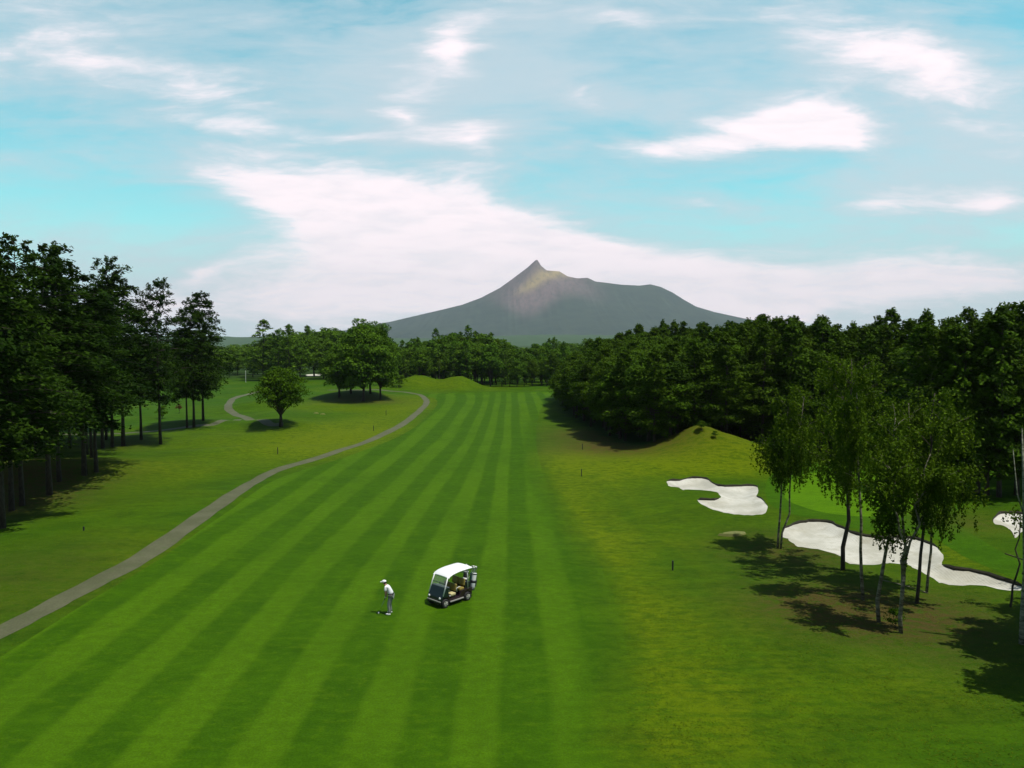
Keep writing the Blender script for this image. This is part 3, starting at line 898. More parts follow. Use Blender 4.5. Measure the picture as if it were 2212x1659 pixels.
# --- the small round tree and the clump
p = at(607, 921)
plant(small, 'round_tree', p.x, p.y, z_at(p.y, 790) - p.z, .93, 1.0, label='small round leafy tree alone on the rough left of the path')
CL = [(785,866,675,0,.98,'largest full crowned tree in the clump beside the path bend'), (733,858,735,1,1.15,'lower spreading tree at the left side of the clump by the path bend'),
      (822,862,688,1,.80,'tree with a pointed top at the right side of the clump'), (758,850,698,0,.85,'tree at the back of the clump by the path bend'), (800,850,684,1,.85,'back tree between the two highest crowns of the clump')]
for dx, by, ty, k, wf, lab in CL:
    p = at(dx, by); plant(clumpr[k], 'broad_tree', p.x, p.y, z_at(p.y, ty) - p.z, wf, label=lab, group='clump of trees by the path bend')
# mid-distance trees left of the clump
ML = [(571,822,690,'c',0,1.5,'dark conifer with a rounded top behind the small round tree'), (603,822,712,'c',1,1.3,'dark conifer next to the rounded top conifer'),
      (626,824,700,'c',0,1.2,'thin pointed conifer behind the small round tree'), (548,815,745,'r',0,1.1,'low leafy tree at the left end of the distant trees'), (650,822,735,'r',1,1.2,'pale leafy tree beside the distant bunker'),
      (680,800,712,'r',2,1.2,'leafy tree behind the distant bunker'), (515,806,755,'r',1,1.0,'low hazy tree beyond the right end of the left stand'), (700,818,742,'c',1,1.4,'dark conifer left of the tree clump'),
      (497,815,762,'r',2,1.0,'small leafy tree by the far grass strip'), (712,800,702,'r',0,1.3,'tall leafy tree just left of the clump')]
for dx, by, ty, k, i, wf, lab in ML:
    p = at(dx, by); Y = min(p.y, 300); X = atY(dx, Y)
    plant((farc if k == 'c' else farr)[i], 'distant_tree', X, Y, z_at(Y, ty) - gz(X, Y), wf, label=lab, group='trees beyond the left rough')
# --- wood closing the fairway
topC = lambda dx: np.interp(dx, [845, 870, 900, 940, 1000, 1050, 1090, 1130, 1160, 1200], [732, 736, 728, 714, 708, 713, 728, 746, 736, 728])
rnd = random.Random(9)
n = 0
for row in range(4):
    Y = 226 + row * 9
    for dx in np.arange(842, 1215, 15.5 if row else 17):
        dxx = dx + rnd.uniform(-5, 5); X = atY(dxx, Y)
        tp = float(topC(dxx)) + (3 - row) * 8 + rnd.uniform(-7, 11)
        k = rnd.choice([farr[0], farr[1], farr[2], farc[0], farc[1], woodr[0]])
        yy = Y + rnd.uniform(-3, 3)
        if row == 0: lab = 'tree in the front row of the wood that closes the fairway'; gr = 'front row of the wood closing the fairway'
        else: lab = 'tree deeper in the wood that closes the fairway'; gr = 'trees inside the wood closing the fairway'
        plant(k, 'distant_tree', X, yy, max(7, z_at(yy, tp) - gz(X, yy)), .95, label=lab, group=gr)
p = at(950, 834); q = birch(301, 9, 1.2, 4, nlimb=8, trunk_r=.12)
plant(q, 'birch_tree', atY(950, 222), 222, z_at(222, 772) - gz(atY(950, 222), 222), .9, label='pale thin trunk in front of the far wood', cat='tree')
p = at(862, 836); plant(shrubk[0], 'shrub', p.x, p.y, 3.6, 1.3, label='low bush at the left foot of the far mound', cat='shrub')

# --- right-hand wood
def along(P, d):
    for i in range(len(P) - 1):
        l = math.dist(P[i], P[i + 1])
        if d <= l:
            f = d / l; a, b = P[i], P[i + 1]
            nx, ny = -(b[1] - a[1]) / l, (b[0] - a[0]) / l
            return a[0] + (b[0] - a[0]) * f, a[1] + (b[1] - a[1]) * f, nx, ny
        d -= l
    return None
TOPR = lambda dx: float(np.interp(dx, [1190, 1215, 1240, 1300, 1500, 1530, 1600, 1700, 1850, 1880, 2000, 2100, 2150, 2212, 2600], [752, 730, 706, 697, 697, 702, 688, 684, 692, 672, 670, 668, 650, 662, 640]))
rnd = random.Random(21)
FE = FEDGE
tot = sum(math.dist(FE[i], FE[i + 1]) for i in range(len(FE) - 1))
nr = 0
for row in range(8):
    d = 1.0 + (row % 2) * 2
    step = 3.9 if row == 0 else 4.6
    while d < tot - 1:
        a = along(FE, d + rnd.uniform(-.9, .9))
        d += step
        if a is None: continue
        x, y, nx, ny = a
        f_ = min(1, max(0, (x - 15) / 16)); nx, ny = 1 - .75 * f_, .08 + .92 * f_; l_ = math.hypot(nx, ny); nx /= l_; ny /= l_
        off = 1.5 + row * 4.4 + rnd.uniform(-1.2, 1.2)
        X, Y = x + nx * off, y + ny * off
        if X / Y > 1.0: continue
        dx = W0 + F * X / Y * 1.0
        rr = min(row, 5)
        tp = TOPR(dx) + (5 - rr) * (9 if dx < 1550 else 7) + rnd.uniform(-9, 9)
        if row == 0: tp += 14
        Ht = z_at(Y, tp) - gz(X, Y)
        Ht = min(max(Ht, 8.5), 22)
        if row > 5: Ht -= 1.5
        k = rnd.choice(woodr + woodc[:1]) if (dx < 1520 and row < 5) or (row < 3 and rnd.random() < .5) else rnd.choice(woodc)
        w_ = 15 / Ht if k in woodc + woodr else 21 / Ht * .8
        w_ = min(1.35, max(.8, w_)) * rnd.uniform(.9, 1.1)
        if row == 0:
            seg_ = ('along the far curve of the rough' if dx < 1300 else 'between the far curve and the peaked mound' if dx < 1440 else 'behind the peaked mound' if dx < 1640 else 'behind the birch crowns' if dx < 1960 else 'above the small bunker at the right edge')
            lab = 'dark front edge tree of the right wood ' + seg_; gr = 'front trees of the right wood ' + seg_
        else:
            lab = 'dark tree inside the dense wood right of the fairway'; gr = 'trees inside the right wood'
        plant(k, 'wood_tree', X, Y, Ht, w_, label=lab, group=gr); nr += 1
# row of bare trunks with lit grass showing behind them
TR = [(1978,1052),(2003,1058),(2034,1060),(2052,1063),(2080,1068),(2112,1066),(2132,1070),(2158,1074),(2196,1070),(2236,1066)]
for i, (dx, by) in enumerate(TR):
    p = at(dx, by)
    Ht = z_at(p.y, TOPR(dx) + rnd.uniform(4, 40)) - p.z
    if dx > 2150: Ht = z_at(p.y, 655 - (dx - 2150) * .1) - p.z
    plant(woodc[i % 3], 'wood_tree', p.x, p.y, Ht, 1.0, label='dark trunked tree in the row above the small right bunker', group='row of dark trunks by the right bunker')
for i, dx in enumerate((2240, 2290, 2340, 2400, 2460)):
    X = atY(dx, 68 + i); plant(tallc[i % 4], 'wood_tree', X, 68 + i, 17, 1, label='dark tree beyond the right edge of the picture', group='trees beyond the right edge')
print('right wood trees', nr)

# --- birches on the right, one kind of crown each
BL = [(1680,1184,865,dict(R=1.7, lean=(.5, 0), trunk_r=.09, nlimb=17, base=4.0), 'thin birch with a low crown, leftmost of the birches'),
 (1686,1186,840,dict(R=1.9, lean=(1.5, .5), trunk_r=.08, nlimb=16, base=4.6), 'thin leaning birch twin, touching the leftmost birch at its foot'),
 (1821,1231,752,dict(R=3.5, lean=(.2, 0), trunk_r=.16, nlimb=30, bark='bark', base=3.6), 'birch with the thickest dark trunk and highest crown'),
 (1865,1296,805,dict(R=1.7, lean=(-.5, .3), trunk_r=.11, nlimb=17, base=4.6), 'pale birch standing right of the thick dark trunk'),
 (1899,1344,880,dict(R=1.8, lean=(.5, 0), trunk_r=.12, nlimb=14, base=4.6, kink=.4), 'crooked pale birch bent at mid trunk over the shade'),
 (1947,1368,960,dict(R=1.7, lean=(.2, 0), trunk_r=.11, nlimb=9, base=3.9, fork=2.7), 'forked pale birch nearest the camera among the trunks'),
 (1951,1272,850,dict(R=1.9, lean=(0, 0), trunk_r=.10, nlimb=16, base=4.4), 'slim dark birch behind the forked birch'),
 (1980,1303,825,dict(R=2.3, lean=(.6, 0), trunk_r=.11, nlimb=20, bark='bark', base=3.7), 'dark stemmed birch just right of the forked birch'),
 (2001,1281,870,dict(R=2.2, lean=(.9, .4), trunk_r=.09, nlimb=18, base=4.0), 'thin birch at the right end of the birch group'),
 (2181,1311,1100,dict(R=.32, lean=(.35, 0), trunk_r=.07, nlimb=1, bark='bark', base=3.6), 'dark slender tree in front of the tip of the long bunker')]
for i, (dx, by, ty, kw, lab) in enumerate(BL):
    p = at(dx, by); Ht = z_at(p.y, ty) - p.z
    kw['R'] *= 1.18; kw['trunk_r'] *= .85; k = birch(310 + i, Ht, strands=15, leaf=.155, **kw)
    plant(k, 'birch_tree', p.x, p.y, Ht, 1.0, 0.0, label=lab, group='birches by the long bunker')
# trees just outside the right edge cast the shade in the lower right corner
for i, (X, Y) in enumerate(((25.4, 32.3), (28.5, 34.2), (22.6, 26.6), (25.4, 28.6), (31.5, 37), (24.0, 30.0), (22.6, 23.0))):
    k = birch(340 + i, 11.5, R=2.6, base=3.8, nlimb=26, strands=16, leaf=.22, trunk_r=.14)
    plant(k, 'birch_tree', X, Y, 11.5, 1, 0, label='birch outside the right edge whose shade falls on the grass', group='birches beyond the right edge')
# bare snag on the right edge
p = at(2209, 1391)
r = empty('dead_tree', (p.x, p.y, p.z))
mb = MB()
zt = z_at(p.y, 925) - p.z
mb.tube([(0, 0, -.2), (-.02, 0, 1.6), (.03, 0, 3.2), (-.1, 0, 5.2), (-.22, 0, 7.2), (-.38, 0, zt)], [.16, .13, .12, .09, .06, .02], 8)
mb.build('trunk', M['snag'], r, smooth=True)
for (z0, dx_, dz_, rr) in ((5.6, -.55, 3.0, .035), (6.3, .25, .6, .04), (3.1, .35, 1.2, .05), (7.9, .12, .7, .02)):
    b_ = MB().tube([(-.12, 0, z0), (-.12 + dx_ * .6, .05, z0 + dz_ * .35), (-.12 + dx_, .1, z0 + dz_)], [rr, rr * .8, .012], 6)
    b_.build('branch', M['snag'], r, smooth=True)
tag(r, 'bare grey dead trunk with upright branches at the right edge', 'dead tree')

# --- shrubs
for dx, by, ht, lab, k in ((1437,950,1.3,'small bush on the left shoulder of the peaked mound', 0), (1516,930,1.3,'sapling on top of the peaked mound', 1), (1932,1356,1.0,'low dark bush at the foot of the forked birch', 0), (386,893,1.9,'rust coloured young tree left of the close trio of trunks', 9), (1545,946,.9,'tiny bush on the right slope of the peaked mound', 1), (350,905,2.4,'small green bush behind the lone straight trunk', 0)):
    p = at(dx, by)
    kk = shrubk[k] if k < 9 else roundtree(260, 1.6, .55, .3, nl=12, leaf=.14, mat='rustleaf', per=50, trunk_r=.03)
    plant(kk, 'shrub', p.x, p.y, ht, 1.0, label=lab, cat='shrub')

# --- far woods, one mass
def far_wood():
    VV, FF, TT = [], [], []; k = 0
    src = farr + farc
    data = []
    for s in src:
        me = s['crown']; n = len(me.vertices); a = np.empty(n * 3, np.float32); me.vertices.foreach_get('co', a)
        t = np.empty(n, np.float32); me.attributes['tint'].data.foreach_get('value', t)
        data.append((a.reshape(-1, 3, ), t))
    r = np.random.default_rng(77)
    for row, (Y0, sp_) in enumerate(((272, 6.5), (288, 7), (306, 7.5), (330, 8.5), (365, 10), (420, 12), (500, 15), (620, 19))):
        x = -Y0 * .78
        while x < Y0 * .78:
            x += sp_ * r.uniform(.8, 1.2)
            Y = Y0 + r.uniform(-5, 5)
            dx = W0 + F * x / Y
            tp = np.interp(dx, [0, 480, 545, 600, 640, 690, 740, 800, 860, 900, 960, 1010, 1080, 1120, 1180, 1300, 2212], [735, 744, 740, 712, 706, 699, 704, 712, 742, 740, 726, 722, 735, 746, 738, 730, 720])
            if row < 2 and (478 < dx < 520): continue
            tp += r.uniform(-3, 8) + max(0, (3 - row)) * 6
            Ht = z_at(Y, tp) - 0
            if Ht < 6: continue
            v, t = data[r.integers(0, len(data))]
            keep = r.random(len(v) // 4) < (.8 if row < 4 else .5)
            v4 = v.reshape(-1, 4, 3)[keep]; t4 = t.reshape(-1, 4)[keep]
            an = r.uniform(0, 6.28); c, s_ = math.cos(an), math.sin(an)
            w = 1.15 * sp_ / 7; hs = Ht / 15
            gz_ = float(hbase(x, Y))
            q = np.stack([(v4[..., 0] * c - v4[..., 1] * s_) * w + x, (v4[..., 0] * s_ + v4[..., 1] * c) * w + Y, v4[..., 2] * hs + gz_], -1)
            VV.append(q.reshape(-1, 3)); TT.append(np.clip(t4.ravel() * .7 + r.uniform(0, .3), 0, 1))
    V = np.concatenate(VV); Fc = np.arange(len(V), dtype=np.int32).reshape(-1, 4)
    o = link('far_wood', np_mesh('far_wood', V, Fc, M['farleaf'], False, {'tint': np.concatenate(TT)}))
    tag(o, 'unbroken band of far-off woods under the mountain', 'wood', kind='stuff')
    print('far wood faces', len(Fc))
far_wood()

def tufts():
    global RNG
    RNG = np.random.default_rng(5)
    n = 150000
    Y = RNG.uniform(19, 75, n); X = RNG.uniform(-.75, .75, n) * Y
    k = (~inpoly(WF, X, Y)) & (~inpoly(WP, X, Y)) & (~inpoly(W1, X, Y)) & (~inpoly(W2, X, Y)) & (~inpoly(W3, X, Y)) & (~inpoly(WG, X, Y)) & (~inpoly(WC, X, Y))
    k &= (np.sin(X * .9 + 2 * np.sin(Y * .5)) * np.sin(Y * .7 + 1.5 * np.sin(X * .6)) + RNG.normal(0, .5, n)) > -.1
    X, Y = X[k], Y[k]; n = len(X)
    Z = hfull(X, Y)
    hh = RNG.uniform(.02, .05, n)
    C = np.stack([X, Y, Z + hh * .4], 1)
    az = RNG.uniform(0, 2 * PI, n)
    Nn = np.stack([np.cos(az), np.sin(az), RNG.uniform(1.6, 3.5, n)], 1)
    me = pack('grass_tufts', C, Nn, hh * 2.0, hh * .9, RNG.uniform(0, 1, n), M['tuft'])
    tag(link('grass_tufts', me), 'short rough grass tufts beside the fairway', 'grass', kind='stuff')
M['tuft'] = leaf_mat('tuft_blades', (.040, .085, .001), (.100, .135, .002), (.06, .10, .001))
tufts()
#@@THINGS
# ------------------------------------------------------------------ things
M['white'] = plain('white_paint', (.80, .80, .78), .35, var=.03, coat=.3)
M['offwhite'] = plain('off_white_plastic', (.70, .70, .66), .5, var=.05)
M['blackp'] = plain('black_paint', (.012, .016, .018), .22, var=.2, coat=.5)
M['green_cowl'] = plain('dark_green_paint', (.006, .016, .015), .38, var=.1, coat=.15)
M['maroon'] = plain('dark_maroon_paint', (.018, .006, .012), .3, var=.1, coat=.4)
M['rubber'] = plain('tyre_rubber', (.015, .015, .015), .85, var=.2)
M['silver'] = plain('brushed_metal', (.36, .35, .32), .4, .3, var=.06)
M['alu'] = plain('pale_post_metal', (.62, .63, .58), .4, .2, var=.05)
M['seat'] = plain('cream_vinyl', (.50, .44, .22), .5, var=.08)
M['seatolive'] = plain('olive_vinyl', (.22, .17, .035), .5, var=.1)
M['rimgrey'] = plain('wheel_rim', (.42, .42, .36), .4, .2, var=.2)
M['lens'] = plain('lamp_lens', (.85, .86, .82), .1, var=.02)
M['bagwhite'] = plain('white_bag_fabric', (.68, .70, .68), .6, var=.08)
M['bagblack'] = plain('black_bag_fabric', (.015, .016, .018), .6, var=.2)
M['baggreen'] = plain('teal_bag_fabric', (.015, .12, .07), .6, var=.15)
M['steel'] = plain('club_steel', (.5, .5, .5), .25, .9, var=.05)
M['post'] = plain('black_post', (.008, .010, .012), .6, var=.2)
M['stone'] = plain('pale_stone', (.13, .14, .03), .9, var=.2, sc=3)
def glass_mat():
    m, nt, b, o = newmat('windscreen')
    b.inputs['Base Color'].default_value = (.75, .82, .72, 1); b.inputs['Roughness'].default_value = .05
    tr = N(nt, 'ShaderNodeBsdfTransparent'); tr.inputs[0].default_value = (.72, .80, .72, 1)
    ms = N(nt, 'ShaderNodeMixShader'); ms.inputs[0].default_value = .16
    nt.links.new(tr.outputs[0], ms.inputs[1]); nt.links.new(b.outputs[0], ms.inputs[2]); nt.links.new(ms.outputs[0], o.inputs[0])
    return m
M['glass'] = glass_mat()

def golf_cart():
    pf = fromS(1308.4, 1781.0); pr_ = fromS(1369.4, 1760.2)
    a, b = at(*pf), at(*pr_)                # near front and near rear wheel contacts
    fwd = Vector((a.x - b.x, a.y - b.y, 0)); wb = fwd.length; fwd.normalize()
    left = Vector((-fwd.y, fwd.x, 0))
    print('wheelbase', wb, 'fwd', fwd)
    hw = .56
    mid = (Vector((a.x, a.y, 0)) + Vector((b.x, b.y, 0))) / 2 - left * hw
    wb = 1.52
    r = empty('golf_cart', (mid.x, mid.y, gz(mid.x, mid.y) + .008), math.atan2(fwd.y, fwd.x))
    tag(r, 'small dark golf cart with a curved white roof parked on the striped fairway', 'golf cart')
    hx = wb / 2; fr_, re_ = hx + .22, -hx - .34
    # lower body with wheel arches
    def arch(cx, R_=.27, n=8): return [(cx + R_ * math.cos(PI * k / n), .22 + R_ * math.sin(PI * k / n)) for k in range(n + 1)]
    low = [(fr_, .24)] + [(fr_, .50), (fr_ - .10, .60), (hx - .27, .56), (hx - .40, .34), (-hx + .55, .34), (-hx + .42, .62), (re_, .62), (re_, .24)] + arch(-hx)[::-1] + arch(hx)[::-1]
    MB().prism(low, -.50, .50).build('body', M['maroon'], r, bevel=.02)
    MB().box((.05, 0, .25), (1.1, 1.0, .06)).build('floor', M['blackp'], r)
    # front cowl
    cow = [(fr_ + .02, .30), (fr_ + .05, .46), (fr_ + .01, .58), (hx + .13, .68), (hx + .06, .86), (hx - .02, .98), (hx - .20, 1.0), (hx - .24, .60), (hx - .2, .50), (hx + .17, .50), (fr_ - .05, .30)]
    cw = MB().prism(cow, -.53, .53).build('cowl', M['green_cowl'], r, bevel=.05)
    for s in (-1, 1):
        o = MB().ball((0, 0, 0), .065, sc=(.5, 1, 1)).build('headlight', M['lens'], cw, smooth=True); o.location = (fr_ + .045, s * .40, .50)
        o = MB().ball((0, 0, 0), .035, sc=(.7, 1, 1)).build('indicator', M['lens'], cw, smooth=True); o.location = (hx - .32, s * .51, .52)
    MB().box((fr_ + .085, 0, .34), (.05, 1.02, .055)).build('bumper', M['silver'], r, bevel=.015)
    # side skirts
    for s in (-1, 1):
        MB().box((0, s * .55, .235), (.92, .07, .06)).build('side_rail', M['silver'], r, bevel=.012)
    # wheels
    for sx in (-1, 1):
        for sy in (-1, 1):
            wn = MB()
            prof = [(.13, -.07), (.19, -.085), (.215, -.06), (.22, 0), (.215, .06), (.19, .085), (.13, .07)]
            n = 22; vs = []; fs = []
            for i in range(n):
                t = 2 * PI * i / n
                for (q, y) in prof: vs.append((q * math.cos(t), y, q * math.sin(t)))
            m_ = len(prof)
            for i in range(n):
                for k in range(m_):
                    fs.append((i * m_ + k, i * m_ + (k + 1) % m_, ((i + 1) % n) * m_ + (k + 1) % m_, ((i + 1) % n) * m_ + k))
            ty = wn.add(vs, fs).build('wheel', M['rubber'], r, smooth=True); ty.location = (sx * hx, sy * .50, .22)
            rim = MB(); rim.tube([(0, sy * .03, 0), (0, sy * .072, 0), (0, sy * .060, 0)], [.125, .125, .04], 20)
            for k in range(5):
                t = 2 * PI * k / 5; rim.tube([(.02 * math.cos(t), sy * .088, .02 * math.sin(t)), (.12 * math.cos(t), sy * .084, .12 * math.sin(t))], .018, 5)
            rim.build('hubcap', M['rimgrey'], ty, smooth=False)
    # posts
    for s in (-1, 1):
        MB().tube([(hx + .15, s * .535, .62), (hx - .06, s * .52, 1.16), (hx - .20, s * .50, 1.50)], .030, 8).build('front_post', M['white'], r, smooth=True)
        MB().tube([(-hx - .05, s * .49, .60), (-hx - .02, s * .49, 1.20), (-hx, s * .49, 1.68)], .028, 8).build('rear_post', M['alu'], r, smooth=True)
    # windscreen, framed
    g = MB(); A = (hx + .01, 1.0); B_ = (hx - .19, 1.49)
    g.add([(A[0], -.47, A[1]), (A[0], .47, A[1]), (B_[0], .47, B_[1]), (B_[0], -.47, B_[1])], [(0, 1, 2, 3)])
    g.build('windscreen', M['glass'], r)
    MB().tube([(hx - .06, -.50, 1.17), (hx - .06, .50, 1.17)], .012, 6).build('windscreen_bar', M['blackp'], r)
    # dashboard, steering wheel
    MB().box((hx - .27, 0, .90), (.16, .98, .10)).build('dashboard', M['blackp'], r, bevel=.02)
    st = MB(); R_ = .15
    ring = [(hx - .42 + .08 * math.cos(t) * .8, -.24 + R_ * math.sin(t), .95 + R_ * math.cos(t) * .75) for t in [2 * PI * k / 16 for k in range(17)]]
    st.tube(ring, .014, 6, cap=False); st.tube([(hx - .30, -.24, .86), (hx - .42, -.24, .95)], .02, 6)
    st.tube([(hx - .42, -.39, .95), (hx - .42, -.09, .95)], .011, 5)
    st.build('steering_wheel', M['blackp'], r, smooth=True)
    # roof: curved shell
    prof = [(hx - .17, 1.50), (hx - .28, 1.585), (hx - .48, 1.65), (hx - .75, 1.69), (0 - .2, 1.71), (-hx, 1.72), (re_ + .06, 1.715)]
    ny = 9; vs = []; fs = []
    for (x, z) in prof:
        for k in range(ny):
            y = -.60 + 1.2 * k / (ny - 1)
            vs.append((x, y, z - .05 * (abs(y) / .6) ** 3))
    nv = len(vs); vs += [(v[0], v[1] * .98, v[2] - .035) for v in vs]
    m_ = len(prof)
    for i in range(m_ - 1):
        for k in range(ny - 1):
            q = i * ny + k; fs.append((q, q + 1, q + ny + 1, q + ny)); fs.append((nv + q, nv + q + ny, nv + q + ny + 1, nv + q + 1))
    rim = [k for k in range(ny)] + [i * ny + ny - 1 for i in range(1, m_)] + [(m_ - 1) * ny + k for k in range(ny - 2, -1, -1)] + [i * ny for i in range(m_ - 2, 0, -1)]
    for i in range(len(rim)):
        p_, q = rim[i], rim[(i + 1) % len(rim)]; fs.append((p_, q, nv + q, nv + p_))
    MB().add(vs, fs).build('roof', M['white'], r, smooth=True, bevel=.01)
    # seats: front bench and second bench
    def bench(x, z, col, back):
        o = MB().box((x, 0, z), (.34, .94, .14)).build('seat', col, r, bevel=.04)
        for s in (-1, 1):
            MB().box((x - .20, s * .24, z + .30), (.10, .44, .36), Matrix.Rotation(-.16, 3, 'Y')).build('backrest', back, r, bevel=.04)
    bench(.16, .52, M['seat'], M['seatolive'])
    bench(-.42, .66, M['seatolive'], M['seatolive'])
    MB().box((-.43, 0, .50), (.34, .90, .18)).build('seat_base', M['maroon'], r, bevel=.02)
    MB().box((.16, 0, .38), (.30, .90, .14)).build('seat_base', M['maroon'], r, bevel=.02)
    for s in (-1, 1):
        MB().tube([(-.06, s * .49, .62), (-.02, s * .49, .80), (-.20, s * .49, .84), (-.30, s * .49, .80)], .018, 6).build('armrest', M['offwhite'], r, smooth=True)
    # rear bag rack
    rk = MB()
    rk.tube([(re_ + .05, -.48, .62), (re_ - .18, -.48, .50), (re_ - .18, .48, .50), (re_ + .05, .48, .62)], .02, 6)
    rk.tube([(re_ + .12, -.48, 1.25), (re_ + .06, -.48, 1.25), (re_ + .06, .48, 1.25), (re_ + .12, .48, 1.25)], .018, 6)
    rk.build('bag_rack', M['blackp'], r, smooth=True)
    MB().box((re_ - .05, 0, .42), (.30, .96, .04)).build('bag_tray', M['blackp'], r, bevel=.01)
    MB().prism([(re_ + .02, .55), (-hx + .10, .58), (-hx + .10, .98), (re_ + .10, .92)], -.46, .46).build('rear_cowl', M['blackp'], r, bevel=.03)
    # golf bags strapped on the rack are things of their own
    mw = r.matrix_basis.copy() if False else Matrix.Translation(r.location) @ Matrix.Rotation(r.rotation_euler[2], 4, 'Z')
    specs = [(.33, M['bagwhite'], M['bagblack'], 'white golf bag with black trim, nearest on the back of the cart', 1),
             (.02, M['baggreen'], M['bagblack'], 'green golf bag in the middle of the cart rack', 2),
             (-.30, M['bagblack'], M['bagwhite'], 'black golf bag on the far side of the cart rack', 3)]
    for y, cm, cm2, lab, sd in specs:
        rr = random.Random(sd)
        loc = mw @ Vector((re_ - (.18 if sd != 2 else .34), y, .44 if sd != 2 else .34))
        g_ = empty('golf_bag', loc, r.rotation_euler[2])
        tag(g_, lab, 'golf bag', 'golf bags on the back of the cart')
        tl = Matrix.Rotation(-.20, 3, 'Y')
        def T_(x, yy, z): return tl @ Vector((x, yy, z))
        MB().tube([T_(0, 0, 0), T_(0, 0, .05), T_(0, 0, .40), T_(0, 0, .74), T_(0, 0, .80)], [.10, .125, .115, .13, .125], 14).build('bag_body', cm, g_, smooth=True)
        MB().tube([T_(0, 0, .30), T_(0, 0, .44)], .121, 14).build('bag_band', cm2, g_, smooth=True)
        MB().tube([T_(0, 0, .74), T_(0, 0, .79)], .138, 14).build('bag_collar', cm2, g_)
        MB().box(T_(-.14, 0, .28), (.08, .17, .32), tl).build('pocket', cm2 if sd != 2 else cm, g_, bevel=.02)
        MB().tube([T_(-.11, .06, .62), T_(-.20, .06, .50), T_(-.17, .06, .22), T_(-.10, .06, .14)], .012, 5).build('strap', cm2, g_, smooth=True)
        for k in range(6):
            t = 2 * PI * k / 6; bx_, by_ = .06 * math.cos(t), .06 * math.sin(t); zt_ = rr.uniform(.95, 1.16)
            c_ = MB().tube([T_(bx_, by_, .7), T_(bx_ * 1.5, by_ * 1.5, zt_)], .008, 5); 
            cl = c_.build('club_shaft', M['steel'], g_)
            h_ = MB().ball(T_(bx_ * 1.6 + .02, by_ * 1.6, zt_ + .02), .042 if k % 2 else .032, 8, 6, (1.3, .8, .8))
            h_.build('club_head', (M['bagblack'], M['offwhite'], M['steel'])[k % 3], cl, smooth=True)
golf_cart()

# ---- golfer
def skin_obj(name, V, E, R, mat, parent, root=0, sub=2):
    me = bpy.data.meshes.new(name); me.from_pydata(V, E, []); me.materials.append(mat)
    o = link(name, me, parent)
    o.modifiers.new('skin', 'SKIN')
    bpy.context.view_layer.objects.active = o
    if not me.skin_vertices: me.skin_vertices.new() if hasattr(me.skin_vertices, 'new') else None
    sv = me.skin_vertices[0].data
    for i, rr in enumerate(R):
        sv[i].radius = rr if hasattr(rr, '__len__') else (rr, rr)
    sv[root].use_root = True
    s = o.modifiers.new('sub', 'SUBSURF'); s.levels = sub; s.render_levels = sub
    for m_ in o.modifiers:
        if m_.type == 'SKIN': m_.use_smooth_shade = True; m_.branch_smoothing = .6
    return o
M['skin'] = plain('skin', (.36, .20, .13), .55, var=.05)
M['shirt'] = plain('white_shirt', (.74, .75, .76), .8, var=.04)
M['trousers'] = plain('grey_trousers', (.17, .19, .17), .85, var=.08)
M['belt'] = plain('black_belt', (.01, .01, .012), .5)
M['hair'] = plain('black_hair', (.012, .010, .009), .6)
